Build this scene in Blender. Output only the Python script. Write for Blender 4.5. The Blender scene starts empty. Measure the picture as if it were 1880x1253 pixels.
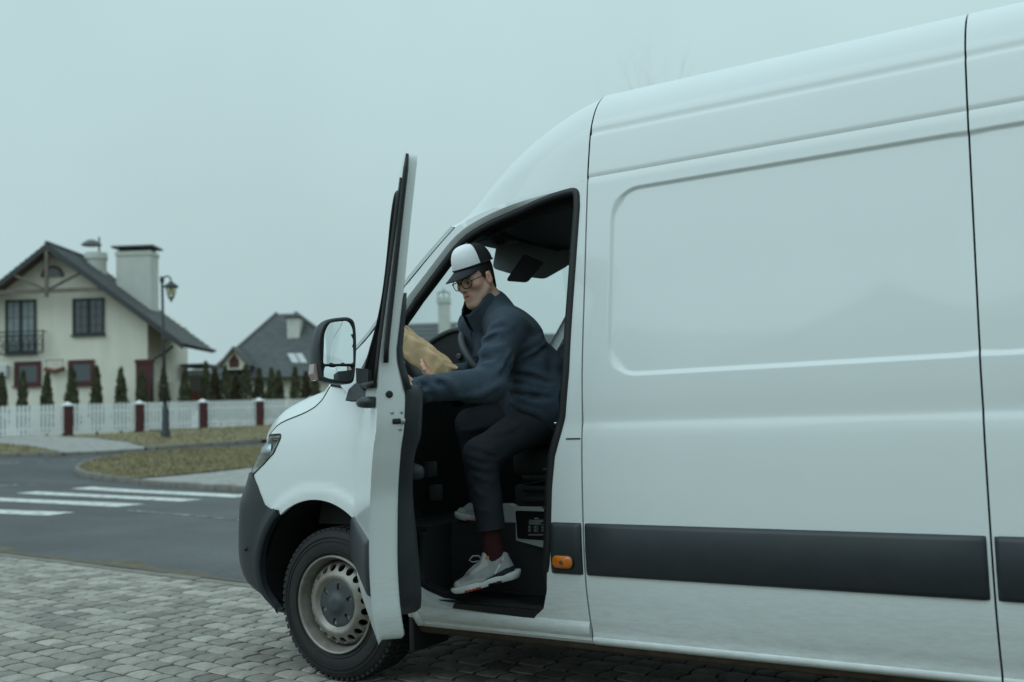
import bpy, math, random
import numpy as np
from mathutils import Matrix, Vector
from mathutils.geometry import delaunay_2d_cdt
random.seed(7); np.random.seed(7)
sc = bpy.context.scene
COL = sc.collection

# ------------------------------------------------------------------ camera
CAM = np.array([3.29, -3.58, 1.23]); YAW, PITCH, ROLL = (math.radians(a) for a in (57.7, 4.3, 2.0))
DV = np.array([-math.cos(YAW), math.sin(YAW), 0.0])        # horizontal view direction
RV = np.array([math.sin(YAW), math.cos(YAW), 0.0])         # to the right of it
_f = DV * math.cos(PITCH) + np.array([0, 0, math.sin(PITCH)])
_u = np.cross(RV, _f)
_R = RV * math.cos(ROLL) - _u * math.sin(ROLL)
_U = _u * math.cos(ROLL) + RV * math.sin(ROLL)
FPX = 1880 * 35 / 36.0
cam = bpy.data.cameras.new('camera'); camo = bpy.data.objects.new('camera', cam); COL.objects.link(camo)
camo.matrix_world = Matrix([[_R[i], _U[i], -_f[i], CAM[i]] for i in range(3)] + [[0, 0, 0, 1]])
cam.lens = 35; cam.sensor_width = 36; cam.clip_end = 1500; cam.clip_start = 0.05
cam.dof.use_dof = True; cam.dof.focus_distance = 4.5; cam.dof.aperture_fstop = 1.9
sc.camera = camo

# ------------------------------------------------------------------ sky, sun, exposure
SUN_EL, SUN_AZ = math.radians(44), math.radians(250)      # azimuth measured from +X counter-clockwise
world = bpy.data.worlds.new('World'); sc.world = world; world.use_nodes = True
wn = world.node_tree; wn.nodes.clear()
def wnode(t, **kw):
    n = wn.nodes.new(t)
    for k, v in kw.items(): setattr(n, k, v)
    return n
wout = wnode('ShaderNodeOutputWorld'); wbg = wnode('ShaderNodeBackground')
sky = wnode('ShaderNodeTexSky'); sky.sky_type = 'NISHITA'; sky.sun_disc = False
sky.sun_elevation = SUN_EL; sky.sun_rotation = math.radians(90) - SUN_AZ; sky.dust_density = 4; sky.air_density = 1.5
wtc = wnode('ShaderNodeTexCoord'); wsep = wnode('ShaderNodeSeparateXYZ'); wn.links.new(wtc.outputs['Generated'], wsep.inputs[0])
# overcast cloud deck: brighter towards the zenith, same all round
wr = wnode('ShaderNodeValToRGB'); cr = wr.color_ramp
cr.elements[0].position = 0.0; cr.elements[0].color = (4.25, 5.7, 5.95, 1)
cr.elements[1].position = 1.0; cr.elements[1].color = (7.8, 10.4, 10.9, 1)
e = cr.elements.new(0.42); e.color = (5.3, 7.15, 7.3, 1)
wno = wnode('ShaderNodeTexNoise'); wno.inputs['Scale'].default_value = 1.6; wno.inputs['Detail'].default_value = 5
wn.links.new(wtc.outputs['Generated'], wno.inputs['Vector'])
wmr = wnode('ShaderNodeMapRange'); wmr.inputs[1].default_value = 0.25; wmr.inputs[2].default_value = 0.75
wmr.inputs[3].default_value = 0.91; wmr.inputs[4].default_value = 1.09
wn.links.new(wno.outputs[0], wmr.inputs[0]); wn.links.new(wsep.outputs[2], wr.inputs[0])
wvm = wnode('ShaderNodeVectorMath', operation='SCALE'); wn.links.new(wr.outputs[0], wvm.inputs[0]); wn.links.new(wmr.outputs[0], wvm.inputs['Scale'])
wmix = wnode('ShaderNodeMix'); wmix.data_type = 'RGBA'; wmix.inputs[0].default_value = 0.96
wn.links.new(sky.outputs[0], wmix.inputs[6]); wn.links.new(wvm.outputs[0], wmix.inputs[7])
wn.links.new(wmix.outputs[2], wbg.inputs[0]); wbg.inputs[1].default_value = 0.10
wn.links.new(wbg.outputs[0], wout.inputs[0])
sun = bpy.data.lights.new('sun', 'SUN'); suno = bpy.data.objects.new('sun', sun); COL.objects.link(suno)
sun.energy = 0.85; sun.angle = math.radians(50); sun.color = (0.72, 0.93, 1.0)
sd = Vector((math.cos(SUN_EL) * math.cos(SUN_AZ), math.cos(SUN_EL) * math.sin(SUN_AZ), math.sin(SUN_EL)))
suno.rotation_euler = sd.to_track_quat('Z', 'Y').to_euler()
sc.view_settings.view_transform = 'Standard'; sc.view_settings.look = 'None'
sc.view_settings.exposure = 0.0; sc.view_settings.gamma = 1.0; sc.view_settings.use_curve_mapping = False
sc.cycles.max_bounces = 8; sc.cycles.use_denoising = True; sc.cycles.caustics_reflective = False; sc.cycles.caustics_refractive = False

# ------------------------------------------------------------------ measuring helpers
def ray(u, v): return _f + _R * (u - 940) / FPX - _U * (v - 626.5) / FPX
def aty(u, v, y):
    d = ray(u, v); return CAM + d * (y - CAM[1]) / d[1]
def atz(u, v, z):
    d = ray(u, v); return CAM + d * (z - CAM[2]) / d[2]
def atd(u, v, t):                                          # on the upright plane t metres ahead
    d = ray(u, v); return CAM + d * t / (d @ DV)
def project(P):
    d = np.asarray(P, float) - CAM; z = d @ _f
    return np.array([940 + FPX * (d @ _R) / z, 626.5 - FPX * (d @ _U) / z])

# ------------------------------------------------------------------ materials
MATS = {}
def mat(name, color, rough=0.6, metal=0.0, coat=0.0, var=0.0, vscale=8.0, bump=0.0, bscale=60.0, bdist=0.004, spec=0.5,
        stretch=(1, 1, 1), color2=None, sheen=0.0, island=0.0, bdetail=4, sss=0.0, alpha=None):
    if name in MATS: return MATS[name]
    m = bpy.data.materials.new(name); m.use_nodes = True; nt = m.node_tree; p = nt.nodes['Principled BSDF']
    p.inputs['Base Color'].default_value = (*color, 1); p.inputs['Roughness'].default_value = rough
    p.inputs['Metallic'].default_value = metal; p.inputs['Coat Weight'].default_value = coat
    p.inputs['Coat Roughness'].default_value = 0.06; p.inputs['Specular IOR Level'].default_value = spec
    if sheen: p.inputs['Sheen Weight'].default_value = sheen; p.inputs['Sheen Roughness'].default_value = 0.6
    if sss:
        p.inputs['Subsurface Weight'].default_value = sss; p.inputs['Subsurface Radius'].default_value = (0.012, 0.005, 0.003); p.inputs['Subsurface Scale'].default_value = 0.5
    tc = nt.nodes.new('ShaderNodeTexCoord'); mp = nt.nodes.new('ShaderNodeMapping'); mp.inputs['Scale'].default_value = stretch
    nt.links.new(tc.outputs['Object'], mp.inputs[0])
    if var or color2 or island:
        nz = nt.nodes.new('ShaderNodeTexNoise'); nz.inputs['Scale'].default_value = vscale; nz.inputs['Detail'].default_value = 6; nz.inputs['Roughness'].default_value = 0.65
        nt.links.new(mp.outputs[0], nz.inputs['Vector'])
        r = nt.nodes.new('ShaderNodeValToRGB'); r.color_ramp.elements[0].position = 0.3; r.color_ramp.elements[1].position = 0.7
        c2 = color2 or tuple(min(1, c * (1 + var)) for c in color); c1 = color if color2 else tuple(c * (1 - var) for c in color)
        r.color_ramp.elements[0].color = (*c1, 1); r.color_ramp.elements[1].color = (*c2, 1)
        nt.links.new(nz.outputs[0], r.inputs[0]); last = r.outputs[0]
        if island:
            g = nt.nodes.new('ShaderNodeNewGeometry'); oi = nt.nodes.new('ShaderNodeObjectInfo')
            ad = nt.nodes.new('ShaderNodeMath'); ad.operation = 'ADD'; fr = nt.nodes.new('ShaderNodeMath'); fr.operation = 'FRACT'
            nt.links.new(g.outputs['Random Per Island'], ad.inputs[0]); nt.links.new(oi.outputs['Random'], ad.inputs[1]); nt.links.new(ad.outputs[0], fr.inputs[0])
            mr = nt.nodes.new('ShaderNodeMapRange'); mr.inputs[3].default_value = 1 - island; mr.inputs[4].default_value = 1 + island
            nt.links.new(fr.outputs[0], mr.inputs[0])
            vm = nt.nodes.new('ShaderNodeVectorMath'); vm.operation = 'SCALE'; nt.links.new(last, vm.inputs[0]); nt.links.new(mr.outputs[0], vm.inputs['Scale']); last = vm.outputs[0]
        nt.links.new(last, p.inputs['Base Color'])
    if bump:
        nb = nt.nodes.new('ShaderNodeTexNoise'); nb.inputs['Scale'].default_value = bscale; nb.inputs['Detail'].default_value = bdetail
        nt.links.new(mp.outputs[0], nb.inputs['Vector'])
        b = nt.nodes.new('ShaderNodeBump'); b.inputs['Strength'].default_value = bump; b.inputs['Distance'].default_value = bdist
        nt.links.new(nb.outputs[0], b.inputs['Height']); nt.links.new(b.outputs[0], p.inputs['Normal'])
    MATS[name] = m; return m
def detail(m, scale, amp, stretch=(1, 1, 1), lo=0.3, hi=0.7):
    """a second, finer layer of colour variation"""
    nt = m.node_tree; p = nt.nodes['Principled BSDF']; inp = p.inputs['Base Color']
    g = nt.nodes.new('ShaderNodeNewGeometry'); mp = nt.nodes.new('ShaderNodeMapping'); mp.inputs['Scale'].default_value = stretch; nt.links.new(g.outputs['Position'], mp.inputs[0])
    n = nt.nodes.new('ShaderNodeTexNoise'); n.inputs['Scale'].default_value = scale; n.inputs['Detail'].default_value = 5; nt.links.new(mp.outputs[0], n.inputs['Vector'])
    mr = nt.nodes.new('ShaderNodeMapRange'); mr.inputs[1].default_value = lo; mr.inputs[2].default_value = hi; mr.inputs[3].default_value = 1 - amp; mr.inputs[4].default_value = 1 + amp; nt.links.new(n.outputs[0], mr.inputs[0])
    v = nt.nodes.new('ShaderNodeVectorMath'); v.operation = 'SCALE'; nt.links.new(mr.outputs[0], v.inputs['Scale'])
    if inp.links: nt.links.new(inp.links[0].from_socket, v.inputs[0])
    else: v.inputs[0].default_value = inp.default_value[:3]
    nt.links.new(v.outputs[0], inp); return m
def glass_mat(name, tint=(0.8, 0.9, 0.9), refl=0.10, rough=0.0):
    if name in MATS: return MATS[name]
    m = bpy.data.materials.new(name); m.use_nodes = True; nt = m.node_tree; nt.nodes.clear()
    o = nt.nodes.new('ShaderNodeOutputMaterial'); t = nt.nodes.new('ShaderNodeBsdfTransparent'); g = nt.nodes.new('ShaderNodeBsdfGlossy')
    t.inputs[0].default_value = (*tint, 1); g.inputs['Roughness'].default_value = rough; mx = nt.nodes.new('ShaderNodeMixShader')
    lw = nt.nodes.new('ShaderNodeLayerWeight'); pw = nt.nodes.new('ShaderNodeMath'); pw.operation = 'POWER'; pw.inputs[1].default_value = 4.0; nt.links.new(lw.outputs['Facing'], pw.inputs[0])
    ma = nt.nodes.new('ShaderNodeMath'); ma.operation = 'MULTIPLY_ADD'; ma.inputs[1].default_value = 0.75; ma.inputs[2].default_value = 0.045; nt.links.new(pw.outputs[0], ma.inputs[0]); lw.inputs['Blend'].default_value = 0.5
    nt.links.new(ma.outputs[0], mx.inputs[0]); nt.links.new(t.outputs[0], mx.inputs[1]); nt.links.new(g.outputs[0], mx.inputs[2]); nt.links.new(mx.outputs[0], o.inputs[0])
    MATS[name] = m; return m

# ------------------------------------------------------------------ object helpers
def tag(o, label=None, cat=None, group=None, kind=None):
    for k, v in (('label', label), ('category', cat), ('group', group), ('kind', kind)):
        if v: o[k] = v
    return o
def empty(name, loc=(0, 0, 0), **kw):
    o = bpy.data.objects.new(name, None); COL.objects.link(o); o.location = loc; o.empty_display_size = 0.1
    return tag(o, **kw)
def mesh_from(name, V, F, smooth=True):
    me = bpy.data.meshes.new(name); me.from_pydata([tuple(map(float, v)) for v in V], [], [tuple(map(int, f)) for f in F])
    if smooth and len(me.polygons): me.polygons.foreach_set('use_smooth', [True] * len(me.polygons))
    me.update(); return me
def fix_normals(me, angle=None):
    import bmesh
    bm = bmesh.new(); bm.from_mesh(me); bmesh.ops.recalc_face_normals(bm, faces=bm.faces); bm.to_mesh(me); bm.free()
def link(name, me, m, parent=None):
    o = bpy.data.objects.new(name, me); COL.objects.link(o)
    if m is not None:
        for mm in (m if isinstance(m, (list, tuple)) else [m]): me.materials.append(mm)
    if parent is not None:
        o.parent = parent
        bpy_parent_inv(o, parent)
    return o
def bpy_parent_inv(o, parent):                             # meshes are given in world coordinates: undo the parents' offset
    t = Vector((0, 0, 0)); p = parent
    while p is not None: t += p.location; p = p.parent
    o.location = -t
class MB:
    """collects verts and faces (world coordinates)"""
    def __init__(s): s.V = []; s.F = []
    def add(s, V, F):
        n = len(s.V); s.V += [tuple(map(float, v)) for v in V]; s.F += [tuple(int(i) + n for i in f) for f in F]; return s
    def box(s, c, size, ax=None, bev=0.0):
        """box centred at c with size along the axes ax (3 unit vectors)"""
        ax = np.eye(3) if ax is None else np.asarray(ax, float); c = np.asarray(c, float); h = np.asarray(size, float) / 2
        if bev <= 0:
            P = [c + ax[0] * h[0] * i + ax[1] * h[1] * j + ax[2] * h[2] * k for i in (-1, 1) for j in (-1, 1) for k in (-1, 1)]
            return s.add(P, [(0, 1, 3, 2), (4, 6, 7, 5), (0, 4, 5, 1), (2, 3, 7, 6), (0, 2, 6, 4), (1, 5, 7, 3)])
        import bmesh
        bm = bmesh.new(); bmesh.ops.create_cube(bm, size=2)
        for v in bm.verts: v.co = Vector((v.co.x * h[0], v.co.y * h[1], v.co.z * h[2]))
        bmesh.ops.bevel(bm, geom=list(bm.edges), offset=bev, segments=2, profile=0.5, affect='EDGES')
        bm.verts.ensure_lookup_table(); idx = {v: i for i, v in enumerate(bm.verts)}
        P = [c + ax[0] * v.co.x + ax[1] * v.co.y + ax[2] * v.co.z for v in bm.verts]; F = [[idx[v] for v in f.verts] for f in bm.faces]
        bm.free(); return s.add(P, F)
    def tube(s, pts, r, n=10, cap=True):
        pts = [np.asarray(p, float) for p in pts]; rr = r if isinstance(r, (list, tuple)) else [r] * len(pts)
        V = []; F = []; prev = None
        for i, p in enumerate(pts):
            t = pts[min(i + 1, len(pts) - 1)] - pts[max(i - 1, 0)]; t = t / (np.linalg.norm(t) + 1e-9)
            if prev is None:
                a = np.cross(t, [0, 0, 1]); a = a if np.linalg.norm(a) > 0.05 else np.cross(t, [1, 0, 0])
            else: a = prev - t * (prev @ t)
            a /= np.linalg.norm(a) + 1e-9; prev = a; b = np.cross(t, a)
            for k in range(n):
                q = 2 * math.pi * k / n; V.append(p + (a * math.cos(q) + b * math.sin(q)) * rr[i])
        for i in range(len(pts) - 1):
            for k in range(n):
                k2 = (k + 1) % n; F.append((i * n + k, i * n + k2, (i + 1) * n + k2, (i + 1) * n + k))
        if cap: F.append(tuple(range(n - 1, -1, -1))); F.append(tuple(range((len(pts) - 1) * n, len(pts) * n)))
        return s.add(V, F)
    def prism(s, poly, d):
        """flat polygon (3-D points) extruded by vector d"""
        n = len(poly); P = [np.asarray(p, float) for p in poly]; Q = [p + np.asarray(d, float) for p in P]
        return s.add(P + Q, [tuple(range(n - 1, -1, -1)), tuple(range(n, 2 * n))] + [(i, (i + 1) % n, n + (i + 1) % n, n + i) for i in range(n)])
    def lathe(s, prof, c, axis, n=48, ref=None):
        """prof: list of (radius, distance along axis)"""
        axis = np.asarray(axis, float) / np.linalg.norm(axis); c = np.asarray(c, float)
        a = np.cross(axis, [0, 0, 1] if abs(axis[2]) < 0.9 else [1, 0, 0]); a /= np.linalg.norm(a); b = np.cross(axis, a)
        V = []; F = []; m = len(prof)
        for k in range(n):
            q = 2 * math.pi * k / n
            for r, h in prof: V.append(c + axis * h + (a * math.cos(q) + b * math.sin(q)) * r)
        for k in range(n):
            k2 = (k + 1) % n
            for j in range(m - 1): F.append((k * m + j, k * m + j + 1, k2 * m + j + 1, k2 * m + j))
        return s.add(V, F)
    def grid(s, P):
        P = np.asarray(P, float); a, b = P.shape[:2]
        return s.add(P.reshape(-1, 3), [(i * b + j, (i + 1) * b + j, (i + 1) * b + j + 1, i * b + j + 1) for i in range(a - 1) for j in range(b - 1)])
    def build(s, name, m, parent=None, smooth=False, fix=True, sharp=None):
        me = mesh_from(name, s.V, s.F, smooth or sharp is not None)
        if fix: fix_normals(me)
        if sharp is not None: me.set_sharp_from_angle(angle=math.radians(sharp))
        return link(name, me, m, parent)
def mirror_y(o, name, parent, c=2.0):
    me = o.data.copy(); me.transform(Matrix(((1, 0, 0, 0), (0, -1, 0, c), (0, 0, 1, 0), (0, 0, 0, 1)))); me.flip_normals()
    q = bpy.data.objects.new(name, me); COL.objects.link(q); q.parent = parent; q.location = o.location; return q

# ------------------------------------------------------------------ 2-D helpers
def pchip(xs, ys):
    xs = np.asarray(xs, float); ys = np.asarray(ys, float); h = np.diff(xs); d = np.diff(ys) / h; m = np.zeros_like(ys)
    for i in range(1, len(xs) - 1):
        if d[i - 1] * d[i] > 0:
            w1 = 2 * h[i] + h[i - 1]; w2 = h[i] + 2 * h[i - 1]; m[i] = (w1 + w2) / (w1 / d[i - 1] + w2 / d[i])
    m[0] = d[0]; m[-1] = d[-1]
    def f(x):
        x = np.clip(np.asarray(x, float), xs[0], xs[-1]); i = np.clip(np.searchsorted(xs, x) - 1, 0, len(h) - 1)
        t = (x - xs[i]) / h[i]; t2 = t * t; t3 = t2 * t
        return (2 * t3 - 3 * t2 + 1) * ys[i] + (t3 - 2 * t2 + t) * h[i] * m[i] + (-2 * t3 + 3 * t2) * ys[i + 1] + (t3 - t2) * h[i] * m[i + 1]
    return f
def sstep(a, b, x):
    t = np.clip((np.asarray(x, float) - a) / (b - a), 0, 1); return t * t * (3 - 2 * t)
def catmull(pts, n=8, closed=False):
    P = [np.asarray(p, float) for p in pts]; out = []; N = len(P)
    for i in range(N if closed else N - 1):
        p0 = P[(i - 1) % N] if closed or i > 0 else 2 * P[0] - P[1]; p1 = P[i]; p2 = P[(i + 1) % N]
        p3 = P[(i + 2) % N] if closed or i + 2 < N else 2 * P[-1] - P[-2]
        for k in range(n):
            t = k / n; out.append(0.5 * ((2 * p1) + (p2 - p0) * t + (2 * p0 - 5 * p1 + 4 * p2 - p3) * t * t + (3 * p1 - p0 - 3 * p2 + p3) * t ** 3))
    if not closed: out.append(P[-1])
    return out
def resample(pts, step, closed=True):
    P = [np.asarray(p, float) for p in pts]; out = []
    for i in range(len(P) if closed else len(P) - 1):
        a, b = P[i], P[(i + 1) % len(P)]; n = max(1, int(math.ceil(np.linalg.norm(b - a) / step)))
        out += [a + (b - a) * k / n for k in range(n)]
    if not closed: out.append(P[-1])
    return out
def round_poly(pts, radii, n=6):
    out = []; N = len(pts)
    for i in range(N):
        p = np.asarray(pts[i], float); a = np.asarray(pts[i - 1], float); b = np.asarray(pts[(i + 1) % N], float); r = radii[i] if isinstance(radii, (list, tuple)) else radii
        if r <= 0: out.append(p); continue
        da = a - p; db = b - p; la, lb = np.linalg.norm(da), np.linalg.norm(db); k = min(r, la * 0.48, lb * 0.48); A = p + da / la * k; B = p + db / lb * k
        for j in range(n + 1):
            t = j / n; out.append((1 - t) ** 2 * A + 2 * t * (1 - t) * p + t * t * B)
    return out
def inside(poly, x, y):
    poly = np.asarray(poly, float); x = np.asarray(x, float); y = np.asarray(y, float); res = np.zeros(x.shape, bool); j = len(poly) - 1
    for i in range(len(poly)):
        xi, yi = poly[i]; xj, yj = poly[j]
        c = ((yi > y) != (yj > y)) & (x < (xj - xi) * (y - yi) / (yj - yi + 1e-12) + xi); res ^= c; j = i
    return res
def triangulate(outline, holes=(), step=0.03, extra=()):
    loops = [resample(outline, step * 1.2)] + [resample(h, step * 1.2) for h in holes]
    V = []; E = []
    for L in loops:
        n0 = len(V); V += [tuple(p) for p in L]; E += [(n0 + i, n0 + (i + 1) % len(L)) for i in range(len(L))]
    nb = len(V); A = np.array(V); x0, y0 = A.min(0); x1, y1 = A.max(0)
    gx, gy = np.meshgrid(np.arange(x0 + step / 2, x1, step), np.arange(y0 + step / 2, y1, step * 0.9)); gx[1::2] += step / 2
    gx = gx.ravel(); gy = gy.ravel(); ok = inside(loops[0], gx, gy)
    for L in loops[1:]: ok &= ~inside(L, gx, gy)
    G = np.stack([gx[ok], gy[ok]], 1)
    if len(extra): G = np.concatenate([G, np.asarray(extra, float)])
    if len(G):
        keep = np.ones(len(G), bool)
        for i in range(0, len(A), 256):
            d = np.min(((G[:, None, :] - A[None, i:i + 256, :]) ** 2).sum(-1), 1); keep &= d > (step * 0.45) ** 2
        V += [tuple(p) for p in G[keep]]
    r = delaunay_2d_cdt([Vector(v) for v in V], E, [], 0, 1e-6)
    W = np.array([tuple(v) for v in r[0]]); T = [t for t in r[2]]
    C = np.array([W[list(t)].mean(0) for t in T]); ok = inside(loops[0], C[:, 0], C[:, 1])
    for L in loops[1:]: ok &= ~inside(L, C[:, 0], C[:, 1])
    return W, [t for t, k in zip(T, ok) if k], loops
def sheet_normal(fn, p, e=2e-3):
    a = (np.asarray(fn(p[0] + e, p[1])) - np.asarray(fn(p[0] - e, p[1]))); b = (np.asarray(fn(p[0], p[1] + e)) - np.asarray(fn(p[0], p[1] - e)))
    n = np.cross(a, b); return n / (np.linalg.norm(n) + 1e-12)
def panel(name, outline, fn, m, parent, holes=(), step=0.03, flange=0.02, out=(0, -1, 0), extra=(), proud=0.0, wrap=None):
    """a sheet-metal panel: a 2-D outline laid on the surface fn(a,b) with a folded edge running inwards"""
    W, T, loops = triangulate(outline, holes, step, extra)
    sgn = 1.0
    c = W.mean(0); n0 = sheet_normal(fn, c)
    if n0 @ np.asarray(out, float) < 0: sgn = -1.0
    N = [sheet_normal(fn, w) * sgn for w in W] if proud or flange else None
    P = [np.asarray(fn(*w)) + (N[i] * proud if proud else 0) for i, w in enumerate(W)]
    mb = MB(); F = []
    for t in T:
        a, b, c_ = (np.asarray(P[i]) for i in t); nn = np.cross(b - a, c_ - a)
        F.append(tuple(t) if nn @ (N[t[0]] if N else np.asarray(out)) > 0 else tuple(reversed(t)))
    mb.add(P, F)
    if flange:
        for L in loops:
            A = []; B = []; r = min(0.004, flange * 0.3)
            for p in L:
                n = sheet_normal(fn, p) * sgn; q = np.asarray(fn(*p)) + n * proud; A.append(q); B.append(q - n * flange)
            k = len(L); mb.add(A + B, [(i, (i + 1) % k, k + (i + 1) % k, k + i) for i in range(k)])
    return mb.build(name, m, parent, smooth=True, fix=False)
def invert(fn, u, v, g):
    """surface parameters whose point shows at photo position (u, v)"""
    p = np.array(g, float)
    for _ in range(40):
        r = project(fn(*p)) - (u, v)
        if np.abs(r).max() < 0.05: break
        e = 1e-4; J = np.stack([(project(fn(p[0] + e, p[1])) - project(fn(p[0] - e, p[1]))) / (2 * e), (project(fn(p[0], p[1] + e)) - project(fn(p[0], p[1] - e))) / (2 * e)], 1)
        st = np.linalg.lstsq(J, -r, rcond=None)[0]; L = np.linalg.norm(st); p += st * min(1, 0.1 / (L + 1e-9))
    return p
# ================================================================== the ground
EDGE_A = np.array([-6.859, 2.384]); EDGE_B = np.array([-2.791, 1.957])
E1 = (EDGE_A - EDGE_B) / np.linalg.norm(EDGE_A - EDGE_B)          # along the kerb, forwards
EN = np.array([E1[1], -E1[0]]);  EN = EN if EN[1] > 0 else -EN      # across it, away from the camera
_ramp = pchip([-50, 20, 23, 27, 33, 36.5, 45, 400], [0, 0, 0.05, 0.38, 0.83, 1.07, 1.12, 1.14])
def gz(x, y):
    t = (np.asarray(x) - CAM[0]) * DV[0] + (np.asarray(y) - CAM[1]) * DV[1]
    lat = np.abs((np.asarray(x) - CAM[0]) * RV[0] + (np.asarray(y) - CAM[1]) * RV[1])
    return _ramp(t)
def on_ground(u, v, lift=0.0):
    d = ray(u, v); lo, hi = 2.0, 400.0
    f = lambda t: (CAM + d * t)[2] - float(gz(*(CAM + d * t)[:2])) - lift
    for t in np.geomspace(2, 400, 400):
        if f(t) < 0: hi = t; break
        lo = t
    for _ in range(40):
        m = (lo + hi) / 2
        if f(m) > 0: lo = m
        else: hi = m
    return CAM + d * hi
def gfn(lift): return lambda x, y: np.array([x, y, float(gz(x, y)) + lift])

m_soil = mat('soil', (0.10, 0.095, 0.06), 0.95, var=0.3, vscale=1.5, bump=0.6, bscale=12, bdist=0.03)
m_asphalt = mat('asphalt', (0.068, 0.07, 0.074), 0.62, var=0.28, vscale=0.55, bump=0.7, bscale=160, bdist=0.004)
m_walk = mat('sidewalk_slabs', (0.31, 0.30, 0.285), 0.85, var=0.15, vscale=5, bump=0.3, bscale=30)
m_kerb = mat('kerb_concrete', (0.19, 0.18, 0.16), 0.9, var=0.2, vscale=6, bump=0.5, bscale=40)
m_dry = mat('verge_soil', (0.17, 0.14, 0.08), 0.95, color2=(0.25, 0.21, 0.12), vscale=2.0, bump=0.8, bscale=20, bdist=0.03)
m_line = mat('road_paint', (0.30, 0.30, 0.29), 0.7, color2=(0.70, 0.70, 0.68), vscale=5, bump=0.3, bscale=150)
m_bed = mat('paving_joints', (0.075, 0.062, 0.032), 0.95, color2=(0.095, 0.085, 0.042), vscale=25, bump=0.8, bscale=120, bdist=0.01)
m_stone = mat('paving_stone', (0.235, 0.215, 0.190), 0.75, color2=(0.335, 0.310, 0.275), vscale=22, bump=0.45, bscale=140, bdist=0.004, island=0.36)

def worn(name, a, b, lo, hi):                                       # paint rubbed through to the asphalt
    m = mat(name, (0.10, 0.10, 0.10), 0.7, color2=(0.66, 0.66, 0.64), vscale=7, bump=0.3, bscale=150); r = [n for n in m.node_tree.nodes if n.type == 'VALTORGB'][0]
    r.color_ramp.elements[0].position = lo; r.color_ramp.elements[1].position = hi; return m
m_line = worn('worn_road_paint', 0, 0, 0.37, 0.47); m_line2 = worn('faint_road_paint', 0, 0, 0.46, 0.66)
detail(m_asphalt, 45, 0.30); detail(m_asphalt, 0.25, 0.22, (1, 3, 1)); detail(m_stone, 5, 0.16); detail(m_stone, 90, 0.12); detail(m_walk, 6, 0.2); detail(m_dry, 1.2, .25)
# one sheet to the horizon
X = np.concatenate([-np.geomspace(400, 8, 24), np.arange(-7, 8, 1.0), np.geomspace(8, 400, 16)])
Y = np.concatenate([-np.geomspace(300, 8, 14), np.arange(-7, 45, 1.0), np.geomspace(45, 500, 14)])
gx, gy = np.meshgrid(X, Y, indexing='ij')
tag(MB().grid(np.stack([gx, gy, gz(gx, gy) - 0.05], -1)).build('ground', m_soil, smooth=True, fix=False), kind='structure')
def to2(px): return [on_ground(u, v)[:2] for u, v in px]
def line_pt(s, n): return EDGE_B + E1 * s + EN * n
def gsheet(name, poly, lift, m, step, kind='structure', **kw):
    W, T, loops = triangulate(poly, (), step)
    V = [(w[0], w[1], float(gz(*w)) + lift) for w in W]
    mb = MB().add(V, [t if np.cross(W[t[1]] - W[t[0]], W[t[2]] - W[t[0]]) > 0 else t[::-1] for t in T])
    return tag(mb.build(name, m, smooth=True, fix=False), kind=kind, **kw)
# asphalt of the junction, from the paving edge up to the far verges
road = [line_pt(-30, 0.0), line_pt(60, 0.0)] + [line_pt(60, 24)] + to2([(-420, 840), (-200, 836), (0, 832), (100, 830), (265, 823), (340, 817), (475, 808), (600, 801), (800, 796)]) + [line_pt(-30, 30)]
gsheet('road', road, -0.012, m_asphalt, 0.9)
# crossing and lane markings
def stripe(p, q, w, lift=-0.006):
    a = np.asarray(p); b = np.asarray(q); d = (b - a) / np.linalg.norm(b - a); n = np.array([-d[1], d[0]]) * w / 2
    pts = [a + n, b + n, b - n, a - n]
    # worn, uneven ends
    return [p + np.random.uniform(-0.03, 0.03, 2) for p in pts]
zr = [(-180, 932.5, 112, 943), (-120, 911, 241, 927.5), (50, 904, 351, 918.5), (150, 896.5, 450, 911)]
for (a, b, c, d) in zr:
    gsheet('crossing_stripe', stripe(atz(a, b, 0)[:2], atz(c, d, 0)[:2], 0.46), -0.006, m_line, 0.5)
for (a, b, c, d) in [(235, 936, 345, 945), (345, 945, 470, 957), (-60, 892, 92, 889), (0, 851, 35, 850), (70, 847, 100, 846), (130, 844, 160, 843)]:
    gsheet('lane_line', stripe(on_ground(a, b)[:2], on_ground(c, d)[:2], 0.07), -0.007, m_line2, 0.5)

# raised areas with a kerb round them
def kerb_area(name, px, m, lift, kerb_from, kerb_to, label_kind='structure', step=0.6):
    poly = to2(px); gsheet(name, poly, lift, m, step)
    P = resample((poly + [poly[0]])[kerb_from:kerb_to + 1], 1.0, closed=False)
    for i in range(len(P) - 1):                                      # each kerb stone by itself
        a, b = P[i], P[i + 1]; d = b - a; L = np.linalg.norm(d); d /= L; c = (a + b) / 2
        z = float(gz(*c)); sl = (float(gz(*b)) - float(gz(*a))) / L; t = np.array([d[0], d[1], sl]); t /= np.linalg.norm(t)
        n = np.array([-d[1], d[0], 0]); kerb = MB().box((c[0], c[1], z + lift / 2 - 0.04 + random.uniform(-0.008, 0.008)), (L - 0.015, 0.15, 0.12 + lift), (t, n, np.cross(t, n)), 0.018).build('kerb_stone', m_kerb, kerbs, sharp=40)
kerbs = tag(empty('kerb'), kind='structure')
island_px = [(620, 818), (475, 826), (340, 831.5), (235, 840), (185, 848), (152, 857), (142, 866), (150, 873), (175, 879), (215, 884), (245, 886.5), (330, 879), (466, 864), (620, 846)]
kerb_area('traffic_island', island_px, m_dry, 0.10, 0, 10)
walk_px = [(245, 887.5), (330, 880), (466, 865), (620, 847), (640, 905), (460, 903.5), (400, 900), (330, 895), (280, 891)]
kerb_area('island_path', walk_px, m_walk, 0.085, 4, 9)
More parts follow.
